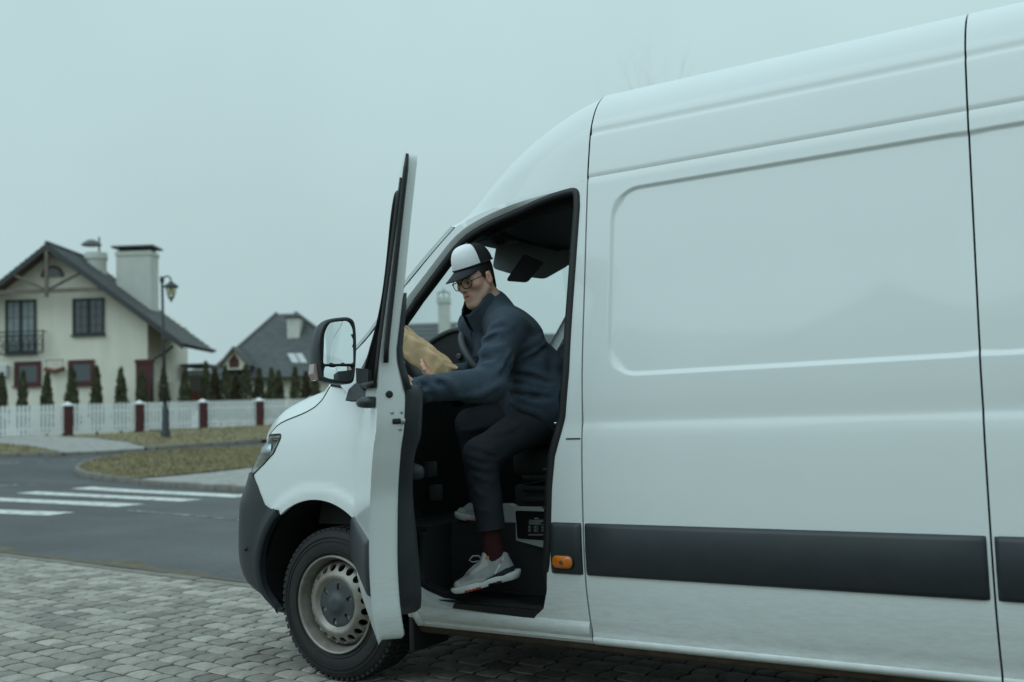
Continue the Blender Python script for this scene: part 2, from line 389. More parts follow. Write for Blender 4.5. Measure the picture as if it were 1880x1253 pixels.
verge_px = [(480, 813), (340, 822.5), (290, 826.5), (265, 824), (230, 815), (170, 808), (120, 806), (300, 797), (480, 787), (640, 778), (700, 798)]
kerb_area('verge', verge_px, m_dry, 0.09, 0, 3)
path_px = [(265, 829), (180, 833.5), (115, 836), (60, 824), (0, 818.5), (-120, 815), (-300, 812), (-300, 806), (0, 804), (120, 806), (170, 808), (230, 815), (265, 824)]
kerb_area('footpath', path_px, m_walk, 0.07, 0, 2)
verge2_px = [(115, 837), (0, 838.5), (-200, 842), (-400, 845), (-400, 822), (-120, 816), (0, 819.5), (60, 825)]
kerb_area('verge', verge2_px, m_dry, 0.09, 0, 3)
# grass on the verges and the island (nobody could count it)
m_grass = mat('dry_grass', (0.24, 0.208, 0.115), 0.9, color2=(0.32, 0.275, 0.16), vscale=1.2, island=0.28)
def grass(px, n, label, h=0.055):
    poly = np.array(to2(px)); x0, y0 = poly.min(0); x1, y1 = poly.max(0); V = []; F = []
    xs = np.random.uniform(x0, x1, n * 8); ys = np.random.uniform(y0, y1, n * 8); ok = inside(poly, xs, ys); xs = xs[ok][:n]; ys = ys[ok][:n]; zs = gz(xs, ys) + 0.085
    for x, y, z in zip(xs, ys, zs):
        a = random.uniform(0, 6.28); w = random.uniform(0.012, 0.03); hh = h * random.uniform(0.5, 1.5); l = random.uniform(-0.05, 0.05); l2 = random.uniform(-0.05, 0.05); k = len(V)
        V += [(x - w * math.cos(a), y - w * math.sin(a), z), (x + w * math.cos(a), y + w * math.sin(a), z), (x + l, y + l2, z + hh)]; F.append((k, k + 1, k + 2))
    tag(MB().add(V, F).build('grass', m_grass, smooth=False, fix=False), label, 'grass', kind='stuff')
grass([p for p in island_px], 16000, 'short dry yellowish grass covering the traffic island')
grass(verge_px, 9000, 'patchy dry grass on the verge round the lamp post')
grass(verge2_px, 5000, 'green strip of grass by the left footpath')

# ---- paving stones: rows along the kerb line, curved ends that nest into each other
pav = [line_pt(16, 0), line_pt(-1.2, 0), np.array([-1.0, 2.4]), np.array([9.0, 2.4]), np.array([9.0, -9.0]), np.array([-9, -9.0]), np.array([-18.0, -4.0])]
paving = gsheet('paving', pav, -0.0048, m_bed, 1.2)
ROW = 0.132
def stone_mesh(L, seed, w=ROW):
    r = random.Random(seed); g = 0.0055; bulge = 0.017; P = []
    n = 5
    for i in range(n): t = i / (n - 1); v = g + t * (w - 2 * g); P.append((L - g + bulge * (1 - (2 * t - 1) ** 2) - 0.004 * (t in (0, 1)), v))
    P.append((L / 2, w - g + 0.003))
    for i in range(n): t = 1 - i / (n - 1); v = g + t * (w - 2 * g); P.append((g + bulge * (1 - (2 * t - 1) ** 2) + 0.004 * (t in (0, 1)), v))
    P.append((L / 2, g - 0.003))
    P = np.array(P); c = P.mean(0); k = len(P); tilt = (r.uniform(-0.012, 0.012), r.uniform(-0.012, 0.012))
    def ring(s, z): Q = c + (P - c) * (1 - s / 0.07); return [(q[0], q[1], z + (q[0] - c[0]) * tilt[0] + (q[1] - c[1]) * tilt[1]) for q in Q]
    V = ring(0, -0.03) + ring(0, -0.006) + ring(0.0025, -0.0008) + ring(0.008, 0.0008) + [(c[0], c[1], 0.0012)]
    F = []
    for a in range(3): F += [(a * k + i, a * k + (i + 1) % k, (a + 1) * k + (i + 1) % k, (a + 1) * k + i) for i in range(k)]
    F += [(3 * k + i, 3 * k + (i + 1) % k, 4 * k) for i in range(k)]
    return V, F
LENS = [0.11, 0.14, 0.165, 0.19]
PROTO = [[stone_mesh(L, 10 * i + j) for j in range(4)] for i, L in enumerate(LENS)]
PMESH = [[mesh_from('paving_stone', *PROTO[i][j]) for j in range(4)] for i in range(len(LENS))]
for row in PMESH:
    for me in row: me.materials.append(m_stone)
cand = []
ang = math.atan2(E1[1], E1[0])
for r in range(0, 68):
    s = -9.0 + random.uniform(0, 0.2)
    while s < 17:
        i = random.choices(range(4), (2, 3, 4, 2))[0]; L = LENS[i]
        o = EDGE_B + E1 * s - EN * ((r + 1) * ROW + 0.12); c = o + E1 * L / 2 + EN * ROW / 2
        u, v = project((c[0], c[1], 0)); dist = (np.array([c[0], c[1], 0]) - CAM) @ DV
        if dist > 1.2 and -260 < u < 2150 and v < 1420:
            cand.append((((-60 < u < 1940) and v < 1275), dist, u, v, o, i, c))
        s += L
# setts that show (not hidden by the van) and are nearest become single objects
def shows(c): return c[0] and (c[2] < 560 or (c[3] > 1180))
near = sorted([c for c in cand if shows(c)], key=lambda c: c[1])[:300]; ids = set(id(c) for c in near)
Rz = Matrix.Rotation(ang, 4, 'Z'); mb = MB()
E1m = np.array([[E1[0], E1[1]], [EN[0], EN[1]]])
for c in cand:
    o, i = c[4], c[5]; j = random.randrange(4); dz = random.uniform(-0.0025, 0.0025)
    if id(c) in ids:
        q = bpy.data.objects.new('paving_stone', PMESH[i][j]); COL.objects.link(q); q.parent = paving
        o = o + EN * ROW; q.matrix_local = Matrix(((E1[0], -EN[0], 0, o[0]), (E1[1], -EN[1], 0, o[1]), (0, 0, 1, dz), (0, 0, 0, 1)))
    else:
        V, F = PROTO[i][j]; mb.add([(*(o + E1 * v[0] + EN * (ROW - v[1])), v[2] + dz) for v in V], F)
tag(mb.build('paving_stones_rest', m_stone, paving, smooth=True, fix=False), kind='stuff')
# kerb edging between paving and asphalt
for k in range(-4, 34):
    a = line_pt(k * 0.5, -0.06); b = line_pt(k * 0.5 + 0.495, -0.06); c = (a + b) / 2
    t = np.array([E1[0], E1[1], 0]); n = np.array([EN[0], EN[1], 0])
    if project((*c, 0))[0] < 760: MB().box((c[0], c[1], -0.05 + random.uniform(-0.004, 0.004)), (0.49, 0.10, 0.11), (t, n, (0, 0, 1)), 0.01).build('edging_stone', m_kerb, kerbs, sharp=40)
# dirt washed along the gutter
W = resample([line_pt(-1, 0.05), line_pt(16, 0.05)], 0.25, closed=False); W2 = [w + EN * (0.16 + 0.14 * math.sin(i * 0.9) * math.sin(i * 0.37)) for i, w in enumerate(W)]
gsheet('gutter_dirt', list(W) + list(reversed(W2)), -0.008, mat('gutter_dirt', (0.12, 0.10, 0.07), 0.95, var=0.3, vscale=8, bump=0.6, bscale=60), 0.2)
# ================================================================== houses, fence, conifers, lamp
def az(u, v, t):                                             # (sideways, height) on the upright plane t ahead
    p = atd(u, v, t); d = p - CAM; return d @ RV, p[2]
def W3(a, t, z): return CAM * (1, 1, 0) + RV * a + DV * t + np.array([0, 0, z])
AX = (RV, DV, np.array([0, 0, 1.0]))
m_cream = mat('cream_render', (0.80, 0.765, 0.66), 0.9, var=0.05, vscale=0.6, bump=0.3, bscale=30)
m_tile = mat('grey_roof_tile', (0.10, 0.108, 0.112), 0.6, var=0.18, vscale=3)
m_fascia = mat('dark_fascia', (0.045, 0.05, 0.052), 0.6)
m_timber = mat('weathered_timber', (0.17, 0.145, 0.12), 0.8, var=0.2, vscale=5)
m_soffit = mat('timber_soffit', (0.12, 0.085, 0.06), 0.8, var=0.2, vscale=6)
m_frame = mat('dark_window_frame', (0.03, 0.028, 0.03), 0.5)
m_burg = mat('burgundy_paint', (0.085, 0.018, 0.02), 0.6, var=0.12, vscale=5)
m_pane = mat('window_glass', (0.06, 0.075, 0.085), 0.05, spec=0.9)
m_blind = mat('net_curtain', (0.30, 0.34, 0.35), 0.9, var=0.15, vscale=4)
m_chim = mat('chimney_render', (0.62, 0.62, 0.57), 0.9, var=0.07, vscale=2)
m_zinc = mat('zinc_sheet', (0.10, 0.11, 0.115), 0.45, metal=0.3)
m_iron = mat('wrought_iron', (0.02, 0.022, 0.024), 0.5)
m_brick = mat('brown_brick', (0.20, 0.085, 0.055), 0.9, var=0.2, vscale=8)

detail(m_cream, 1.5, .05, (2, 2, .35)); detail(m_tile, 2.5, .12); detail(m_white, 3, .08) if 'm_white' in globals() else None
def rect(root, name, u0, v0, u1, v1, t, d, m, parent=None, smooth=False):
    (a0, z1), (a1, z0) = az(u0, v0, t), az(u1, v1, t)
    return MB().box(W3((a0 + a1) / 2, t - d / 2, (z0 + z1) / 2), (a1 - a0, d, z1 - z0), AX).build(name, m, parent or root)
def window(root, u0, v0, u1, v1, t, panes=2, fw=0.07, m=None, bars=0, blind=False):
    m = m or m_frame; (a0, z1), (a1, z0) = az(u0, v0, t), az(u1, v1, t); mb = MB()
    for (x, z, sx, sz) in [((a0 + a1) / 2, z1 - fw / 2, a1 - a0, fw), ((a0 + a1) / 2, z0 + fw / 2, a1 - a0, fw)]: mb.box(W3(x, t - 0.02, z), (sx, 0.10, sz), AX)
    for x in (a0 + fw / 2, a1 - fw / 2): mb.box(W3(x, t - 0.02, (z0 + z1) / 2), (fw, 0.10, z1 - z0 - 2 * fw), AX)
    for k in range(1, panes): mb.box(W3(a0 + (a1 - a0) * k / panes, t - 0.02, (z0 + z1) / 2), (fw * 1.3, 0.10, z1 - z0 - 2 * fw), AX)
    w = mb.build('window', m, root)
    pw = (a1 - a0 - 2 * fw - (panes - 1) * fw * 1.3) / panes
    for k in range(panes):
        x = a0 + fw + pw / 2 + k * (pw + fw * 1.3)
        MB().box(W3(x, t - 0.012, (z0 + z1) / 2), (pw - 0.004, 0.02, z1 - z0 - 2 * fw - 0.004), AX).build('pane', m_blind if blind else m_pane, w)
        for b in range(bars):
            mb = MB().box(W3(x, t - 0.026, z0 + (z1 - z0) * (b + 1) / (bars + 1)), (pw - 0.01, 0.008, 0.025), AX); mb.build('glazing_bar', m_frame, w)
        if bars: MB().box(W3(x, t - 0.031, (z0 + z1) / 2), (0.025, 0.008, z1 - z0 - 2 * fw - 0.02), AX).build('glazing_bar', m_frame, w)
    (MB().box(W3((a0 + a1) / 2, t - 0.06, z0 - 0.03), (a1 - a0 + 0.12, 0.16, 0.05), AX)).build('sill', m, w)
    return w
def tiled_slope(root, P, rows, thick=0.06, name='roof'):
    """roof slope P = eave-left, eave-right, ridge-right, ridge-left, laid in overlapping courses"""
    P = [np.asarray(p, float) for p in P]; n = np.cross(P[1] - P[0], P[3] - P[0]); n /= np.linalg.norm(n); n = n if n[2] > 0 else -n
    base = MB().prism([p - n * thick for p in P], n * thick * 0.9).build(name, m_tile, root)
    for k in range(rows):
        f0, f1 = k / rows, (k + 1.12) / rows; f1 = min(f1, 1.0)
        a = P[0] + (P[3] - P[0]) * f0; b = P[1] + (P[2] - P[1]) * f0; c = P[1] + (P[2] - P[1]) * f1; d = P[0] + (P[3] - P[0]) * f1
        lo = n * (0.055 + 0.0); hi = n * 0.012
        MB().add([a + lo, b + lo, c + hi, d + hi, a - n * 0.004, b - n * 0.004, c - n * 0.004, d - n * 0.004], [(0, 1, 2, 3), (4, 7, 6, 5), (0, 4, 5, 1), (1, 5, 6, 2), (2, 6, 7, 3), (3, 7, 4, 0)]).build('tile_course', m_tile, base)
    return base

# ---------------------------------------------------------------- gabled house on the left
T1, TV, TB = 42.0, 41.2, 45.4
h1 = empty('gabled_house', W3(az(85, 700, T1)[0], T1, 1.1), label='cream two-storey house with gabled grey roof and wide chimney, far left', cat='house')
aR, _ = az(271, 650, T1); aAp, zAp = az(85, 448, TV); aL = 2 * aAp - aR
zE = az(271, 607, T1)[1]                                    # wall height at the corner
sl = (zAp - az(335, 631, TV)[1]) / (az(335, 631, TV)[0] - aAp)      # roof pitch
zr = lambda a: zAp - 0.12 - sl * abs(a - aAp)
Z0 = 0.9
mb = MB().prism([W3(aL, T1, Z0), W3(aR, T1, Z0), W3(aR, T1, zr(aR)), W3(aAp, T1, zr(aAp)), W3(aL, T1, zr(aL))], DV * 5.2)
mb.build('wall', m_cream, h1)
aE = az(336, 632, TV)[0]; ov = aE - aR
for sg in (1, -1):
    e = aAp + sg * (aE - aAp); ze = zAp - sl * abs(e - aAp)
    tiled_slope(h1, [W3(e, TV, ze), W3(e, TB, ze), W3(aAp, TB, zAp), W3(aAp, TV, zAp)], 26)
    MB().prism([W3(aAp, TV - 0.03, zAp + 0.02), W3(e, TV - 0.03, ze + 0.02), W3(e, TV - 0.03, ze - 0.24), W3(aAp, TV - 0.03, zAp - 0.24)], DV * 0.05).build('barge_board', m_fascia, h1)
    MB().prism([W3(aAp, TV + 0.03, zAp - 0.10), W3(e, TV + 0.03, ze - 0.10), W3(e, TB, ze - 0.10), W3(aAp, TB, zAp - 0.10)], (0, 0, -0.03)).build('soffit', m_soffit, h1)
    MB().tube([W3(e + sg * 0.06, TV, ze - 0.02), W3(e + sg * 0.06, TB, ze - 0.02)], 0.07, 8).build('gutter', m_fascia, h1, smooth=True)
MB().tube([W3(aAp, TV, zAp + 0.05), W3(aAp, TB, zAp + 0.05)], 0.09, 8).build('ridge', m_tile, h1, smooth=True)
# kicked-out lower eave on the right, seen running back past the corner
# timber truss in the gable
aC, zC = az(88, 534, TV)
wC = (zAp - 0.25 - zC) / sl
MB().box(W3(aAp, TV + 0.08, zC), (2 * wC, 0.12, 0.16), AX).build('collar_beam', m_timber, h1)
MB().box(W3(aAp, TV + 0.03, (zC + zAp) / 2 - 0.2), (0.14, 0.10, zAp - zC + 0.1), AX).build('king_post', m_timber, h1)
for sg in (1, -1):
    p = W3(aAp + sg * 0.05, TV + 0.05, zC + 0.05); q = W3(aAp + sg * wC * 0.62, TV + 0.05, zC + (zAp - zC) * 0.36)
    MB().tube([p, q], 0.065, 6).build('brace', m_timber, h1)
# half-round attic light
ac, zc = az(97, 509, T1); rr = az(113, 509, T1)[0] - ac
MB().prism([W3(ac + rr * math.cos(q), T1 - 0.06, zc + rr * math.sin(q)) for q in np.linspace(0, math.pi, 13)], DV * 0.05).build('attic_window', m_pane, h1)
MB().tube([W3(ac + rr * 1.15 * math.cos(q), T1 - 0.05, zc + rr * 1.15 * math.sin(q)) for q in np.linspace(0, math.pi, 13)], 0.07, 6).build('attic_window_frame', m_timber, h1)
window(h1, 11, 552, 67, 648, T1, 2, 0.09, bars=2, blind=True)
window(h1, 134, 549, 192, 614, T1, 2, 0.09, bars=3)
window(h1, 27, 665, 76, 708, T1, 1, 0.16, m=m_burg)
window(h1, 126, 662, 174, 706, T1, 1, 0.16, m=m_burg)
# french balcony railing
rl = MB(); (a0, z1), (a1, z0) = az(-6, 611, T1 - 0.3), az(79, 648, T1 - 0.3)
for z in (z0, z1, z0 + (z1 - z0) * 0.8): rl.tube([W3(a0, T1 - 0.3, z), W3(a1, T1 - 0.3, z)], 0.025, 6)
for x in (a0, a1): rl.tube([W3(x, T1 - 0.3, z0), W3(x, T1 - 0.3, z1 + 0.05)], 0.03, 6); rl.tube([W3(x, T1 - 0.3, z1), W3(x, T1, z1)], 0.02, 6)
n = 7
for k in range(n):
    x = a0 + (a1 - a0) * (k + 0.5) / n; w = (a1 - a0) / n * 0.45; h = (z1 - z0) * 0.72
    rl.tube([W3(x + w * math.sin(q) * (1 - 0.3 * abs(math.cos(q))), T1 - 0.3, z0 + h / 2 - h / 2 * math.cos(q) * 0.98) for q in np.linspace(0, 2 * math.pi, 15)], 0.016, 5, cap=False)
    rl.tube([W3(x + w * 0.5 * math.cos(q) * (q / 9), T1 - 0.3, z0 + h * 0.5 + w * 0.5 * math.sin(q) * (q / 9)) for q in np.linspace(1, 9, 18)], 0.014, 5)
rl.build('balcony_railing', m_iron, h1)
# burgundy corner door, wall lamp, air conditioner, flower basket
dr = rect(h1, 'door', 250, 664, 281, 742, T1 - 0.0, 0.06, m_burg); rect(h1, 'door_frame', 249, 661, 282, 667, T1 - 0.0, 0.10, m_burg)
ac_ = rect(h1, 'air_conditioner', -8, 672, 18, 692, T1, 0.3, mat('appliance_white', (0.6, 0.62, 0.62), 0.5))
fb = MB(); (fa, fz), (fa2, fz2) = az(82, 673, T1 - 0.2), az(118, 685, T1 - 0.2)
fb.tube([W3(fa + (fa2 - fa) * k / 8, T1 - 0.2, fz - 0.22 + 0.10 * abs(k / 4 - 1)) for k in range(9)], 0.10, 7)
fbo = fb.build('flower_basket', m_brick, h1, smooth=True)
tb = MB(); tb.tube([W3(fa, T1 - 0.2, fz + 0.25), W3(fa2, T1 - 0.2, fz + 0.25)], 0.015, 5)
for k in (0.1, 0.9): tb.tube([W3(fa + (fa2 - fa) * k, T1 - 0.2, fz + 0.25), W3(fa + (fa2 - fa) * k, T1 - 0.2, fz - 0.1)], 0.01, 5)
tb.build('basket_hanger', m_iron, h1)
p = [(318, 636), (300, 650), (284, 658), (280, 668), (280, 742)]
MB().tube([W3(*(lambda q: (q[0], T1 + 0.5 - i * 0.16, q[1]))(az(u, v, T1 + 0.5 - i * 0.16))) for i, (u, v) in enumerate(p)], 0.05, 7).build('downpipe', m_fascia, h1, smooth=True)
MB().box(W3(aR + 0.35, T1 + 2.2, 2.0), (.7, 2.2, 2.5), AX).build('porch_wall', m_cream, h1)
# low rear porch with a balustrade, just past the corner
(pa0, pz1), (pa1, pz0) = az(346, 672, 46.5), az(380, 745, 46.5)
pch = MB().box(W3((pa0 + pa1) / 2, 47.2, (pz0 + pz1) / 2 - .2), (pa1 - pa0, 1.4, pz1 - pz0), AX).build('porch', mat('porch_render', (0.5, 0.5, 0.48), .9), h1)
MB().box(W3((pa0 + pa1) / 2, 46.9, pz1 - .02), (pa1 - pa0 + .3, 2.2, .14), AX).build('porch_roof', m_tile, pch)
for k in range(5): MB().box(W3(pa0 + .12 + (pa1 - pa0 - .24) * k / 4, 46.44, pz0 + (pz1 - pz0) * .55), (.06, .06, .8), AX).build('baluster', m_timber, pch)
MB().box(W3((pa0 + pa1) / 2, 46.46, pz0 + .4), (pa1 - pa0 - .1, .06, .55), AX).build('porch_base', m_brick, pch)
# chimneys
tc = 43.6; (a0, z1), (a1, z0) = az(213, 462, tc), az(277, 600, tc)
ch = MB().box(W3((a0 + a1) / 2, tc + 0.5, (z0 + z1) / 2 - 0.5), (a1 - a0, 1.0, z1 - z0 + 1), AX).build('chimney', m_chim, h1)
MB().box(W3((a0 + a1) / 2, tc + 0.5, z1 - 0.12), (a1 - a0 + 0.08, 1.08, 0.16), AX).build('collar', m_chim, ch)
for k in (-0.42, 0, 0.42): MB().box(W3((a0 + a1) / 2 + k * (a1 - a0), tc + 0.5, z1 + 0.07), (0.06, 0.8, 0.16), AX).build('bracket', m_fascia, ch)
MB().box(W3((a0 + a1) / 2, tc + 0.5, z1 + 0.19), (a1 - a0 + 0.35, 1.3, 0.09), AX, 0.02).build('cap', m_zinc, ch)
tc = 44.4; (a0, z1), (a1, z0) = az(156, 466, tc), az(197, 500, tc); cx = (a0 + a1) / 2; rr = (a1 - a0) / 2
c2 = MB().lathe([(0, z1 + 0.02), (rr * 0.95, z1), (rr, z1 - 0.25), (rr, z1 - 0.3), (rr * 0.9, z1 - 0.32), (rr * 0.9, z0 - 1.2)], W3(cx, tc, 0), (0, 0, 1), 20).build('round_chimney', m_chim, h1, sharp=40)
ccx = az(168, 458, tc)[0]
MB().lathe([(0, z1 + 0.62), (0.18, z1 + 0.6), (0.40, z1 + 0.44), (0.44, z1 + 0.36), (0, z1 + 0.34)], W3(ccx, tc, 0), (0, 0, 1), 16).build('cowl', m_zinc, c2, sharp=50)
MB().tube([W3(az(182, 458, tc)[0], tc, z1), W3(az(182, 436, tc)[0], tc, az(182, 436, tc)[1])], 0.045, 6).build('flue', m_zinc, c2)

# ---------------------------------------------------------------- hip-roofed house behind the conifers
T2 = 58.0
h2 = empty('hipped_house', W3(az(505, 700, T2 + 5)[0], T2 + 5, 1.1), label='distant house with hipped grey roof and two skylights, right of the gabled house', cat='house')
ap = W3(*(lambda q: (q[0], T2 + 5, q[1]))(az(508, 577, T2 + 5))); fl = W3(*(lambda q: (q[0], T2, q[1]))(az(372, 694, T2))); fr = W3(*(lambda q: (q[0], T2, q[1]))(az(690, 686, T2)))
zb = min(fl[2], fr[2]); fl[2] = fr[2] = zb; bl = fl + DV * 11; br = fr + DV * 11
ap2 = ap + RV * 1.2
def hip(poly, rows, mbroot, nm='roof'):
    P = [np.asarray(p, float) for p in poly]; a, b, tip = P[0], P[1], P[2]; tip2 = P[3] if len(P) > 3 else tip
    return tiled_slope(mbroot, [a, b, tip, tip2], rows, 0.05, nm)
hip([fl, fr, ap2, ap], 22, h2); hip([bl, fl, ap, ap], 14, h2); hip([fr, br, ap2, ap2], 14, h2); hip([br, bl, ap, ap2], 6, h2)
for a, b in ((fl, ap), (fr, ap2)): MB().tube([a + (0, 0, .05), b + (0, 0, .05)], 0.11, 6).build('hip_ridge', m_tile, h2, smooth=True)
cw = (fl + br) / 2; MB().box((cw[0], cw[1], (Z0 + zb) / 2), (np.linalg.norm(fr - fl) - 1.2, 9.8, zb - Z0), AX).build('wall', m_cream, h2)
MB().tube([fl + (0, 0, -.06), fr + (0, 0, -.06)], 0.09, 6).build('gutter', m_fascia, h2, smooth=True)
td = T2 - 0.4; (aa, za) = az(430, 637, td); (al, zl) = az(404, 670, td); (ar, zr_) = az(456, 670, td)
MB().prism([W3(al + .15, td, zl - .3), W3(ar - .15, td, zl - .3), W3(ar - .15, td, zl), W3(aa, td, za - .15), W3(al + .15, td, zl)], DV * 2.5).build('dormer', m_cream, h2)
for s in (al - .1, ar + .1):
    MB().prism([W3(aa, td - .3, za), W3(s, td - .3, zl - .1), W3(s, td - .3, zl - .28), W3(aa, td - .3, za - .18)], DV * 0.06).build('dormer_barge', m_timber, h2)
    MB().prism([W3(aa, td - .3, za + .02), W3(s, td - .3, zl - .08), W3(s, td + 4, zl - .08), W3(aa, td + 4, za + .02)], (0, 0, -0.05)).build('dormer_roof', m_tile, h2)
(w0, wz), (w1, wz0) = az(421, 656, td), az(439, 675, td); MB().prism([W3(w0, td - .03, wz0), W3(w1, td - .03, wz0), W3(w1, td - .03, wz - .2), W3((w0 + w1) / 2, td - .03, wz + .15), W3(w0, td - .03, wz - .2)], DV * 0.02).build('dormer_window', m_burg, h2)
t_ = T2 + 2.8; (a0, z1), (a1, z0) = az(526, 584, t_), az(549, 622, t_)
ch = MB().box(W3((a0 + a1) / 2, t_ + .6, (z0 + z1) / 2 - .8), (a1 - a0, 1.0, z1 - z0 + 1.6), AX).build('chimney', m_chim, h2)
MB().box(W3((a0 + a1) / 2, t_ + .6, z1 + .08), (a1 - a0 + .3, 1.3, .08), AX).build('cap', m_zinc, ch)
_n = np.cross(fr - fl, ap - fl); _n /= np.linalg.norm(_n)
def on_roof(u, v):
    d = ray(u, v); return CAM + d * (((fl - CAM) @ _n) / (d @ _n))
for q in ([(528, 652), (541, 652), (550, 669), (537, 669)], [(543, 652), (555, 652), (565, 669), (553, 669)]):
    nn = _n if _n[2] > 0 else -_n
    s = MB().prism([on_roof(*p) + nn * 0.03 for p in q], nn * 0.09).build('skylight', mat('skylight_blind', (0.5, 0.52, 0.52), 0.15), h2)

# ---------------------------------------------------------------- houses seen through the windscreen
T3 = 56.0
h3 = empty('far_house', W3(az(820, 700, T3)[0], T3, 1.1), label='grey-roofed house with tall pale chimney seen through the windscreen', cat='house')
(a0, z1), (a1, z0) = az(700, 597, T3 + 3), az(852, 660, T3)
tiled_slope(h3, [W3(a0 - .3, T3 - 2, z0 - 0.5), W3(a1 + 2, T3 - 2, z0 - 0.5), W3(a1 + 2, T3 + 3, z1), W3(a0 - .3, T3 + 3, z1)], 10)
MB().box(W3((a0 + a1) / 2 + .8, T3 + 3, (Z0 + z0) / 2), (a1 - a0 + 1, 8.5, z0 - Z0), AX).build('wall', m_cream, h3)
(a0, z1), (a1, z0) = az(803, 546, T3), az(826, 620, T3)
ch = MB().box(W3((a0 + a1) / 2, T3 + .6, (z0 + z1) / 2 - .6), (a1 - a0, .8, z1 - z0 + 1.2), AX).build('chimney', m_chim, h3)
MB().box(W3((a0 + a1) / 2, T3 + .6, z1 - .15), (a1 - a0 + .12, .92, .3), AX).build('collar', m_chim, ch)
cw = MB()
cw.tube([W3((a0 + a1) / 2 + (a1 - a0) / 2 * c, T3 + .6, z1 + .28 + .1 * (1 - c * c)) for c in np.linspace(-1, 1, 9)], 0.04, 6)
for c in (-1, 0, 1): cw.tube([W3((a0 + a1) / 2 + (a1 - a0) / 2 * c, T3 + .6, z1), W3((a0 + a1) / 2 + (a1 - a0) / 2 * c, T3 + .6, z1 + .33 + .08 * (c == 0) * 3)], 0.03, 5)
cw.build('cowl', m_zinc, ch)
(aa, za), (al, zl) = az(880, 570, T3 - 2), az(832, 602, T3 - 2); ar = 2 * aa - al + 1
MB().prism([W3(al, T3 - 2, Z0), W3(ar, T3 - 2, Z0), W3(ar, T3 - 2, zl), W3(aa, T3 - 2, za), W3(al, T3 - 2, zl)], DV * 5).build('gable_wing', mat('beige_render', (0.42, 0.39, 0.32), 0.9, var=0.06, vscale=1), h3)
h4 = empty('grey_house', W3(az(1015, 700, T3)[0], T3, 1.1), label='grey roof end behind the seated driver, at the right edge of the windscreen', cat='house')
(a0, z1), (a1, z0) = az(985, 606, T3), az(1060, 660, T3)
tiled_slope(h4, [W3(a0 - 4, T3, z0), W3(a1, T3, z0), W3(az(1021, 606, T3)[0], T3 + 3, z1), W3(a0 - 2, T3 + 3, z1)], 8)
MB().box(W3((a0 + a1) / 2 - 2, T3 + 4, (Z0 + z0) / 2), (a1 - a0 + 3, 7, z0 - Z0), AX).build('wall', m_chim, h4)

# ---------------------------------------------------------------- white picket fence
m_white = mat('white_fence_paint', (0.90, 0.91, 0.91), 0.6, var=0.06, vscale=3)
fa = on_ground(-26, 806.5); fence = empty('picket_fence', fa, label='white picket fence with burgundy posts in front of the houses', cat='fence')
def fpt(u):                                               # fence line: depth grows to the right
    t = 35.6 + (u + 26) * (43.6 - 35.6) / (572 + 26); v = 806 - (u + 26) * 0.0395
    p = atd(u, v, t); g = float(gz(p[0], p[1])); return np.array([p[0], p[1], g + 0.02])
posts = [-26, 124, 255, 372, 476, 572, 660]
def frame_at(p, q):
    d = q - p; L = np.linalg.norm(d[:2]); d = d / np.linalg.norm(d); n = np.array([-d[1], d[0], 0]); n /= np.linalg.norm(n); return d, n, L
HF = 1.16
pk = None
for i, u in enumerate(posts[:-1]):
    P, Q = fpt(u), fpt(posts[i + 1]); d, n, L = frame_at(P, Q)
    po = MB().box(P + (0, 0, 0.53), (0.30, 0.30, 1.10), (d, n, (0, 0, 1)), 0.01).build('post', m_burg, fence)
    MB().box(P + (0, 0, 1.11), (0.37, 0.37, 0.07), (d, n, (0, 0, 1)), 0.015).add(*(lambda c: ([c + d * .15 + n * .15, c - d * .15 + n * .15, c - d * .15 - n * .15, c + d * .15 - n * .15, c + np.array([0, 0, .10])], [(0, 1, 4), (1, 2, 4), (2, 3, 4), (3, 0, 4)]))(P + (0, 0, 1.145))).build('post_cap', m_white, po)
    for h in (0.28, 0.86): MB().box((P + Q) / 2 + (0, 0, h), (L - 0.3, 0.04, 0.07), (d, n, (0, 0, 1))).build('rail', m_white, fence)
    k = max(2, int((L - 0.36) / 0.135)); c0 = P + d * 0.22
    for j in range(k):
        c = P + (Q - P) * (0.18 + 0.09 + (L - 0.36 - 0.18 + 0.09) * j / (k - 1) * 1.0) / L
        if pk is None:
            V = MB().prism([np.array([-.05, 0, .06]), np.array([.05, 0, .06]), np.array([.05, 0, HF - .05]), np.array([.022, 0, HF]), np.array([-.022, 0, HF]), np.array([-.05, 0, HF - .05])], (0, -0.022, 0))
            pk = mesh_from('picket', V.V, V.F, False); fix_normals(pk); pk.materials.append(m_white)
        o = bpy.data.objects.new('picket', pk); COL.objects.link(o); o.parent = fence
        w = c - n * 0.025 * (1 if n @ DV > 0 else -1); o.location = Vector(w - np.asarray(fence.location)); o.rotation_euler = (0, 0, math.atan2(d[1], d[0]) + random.uniform(-.01, .01))

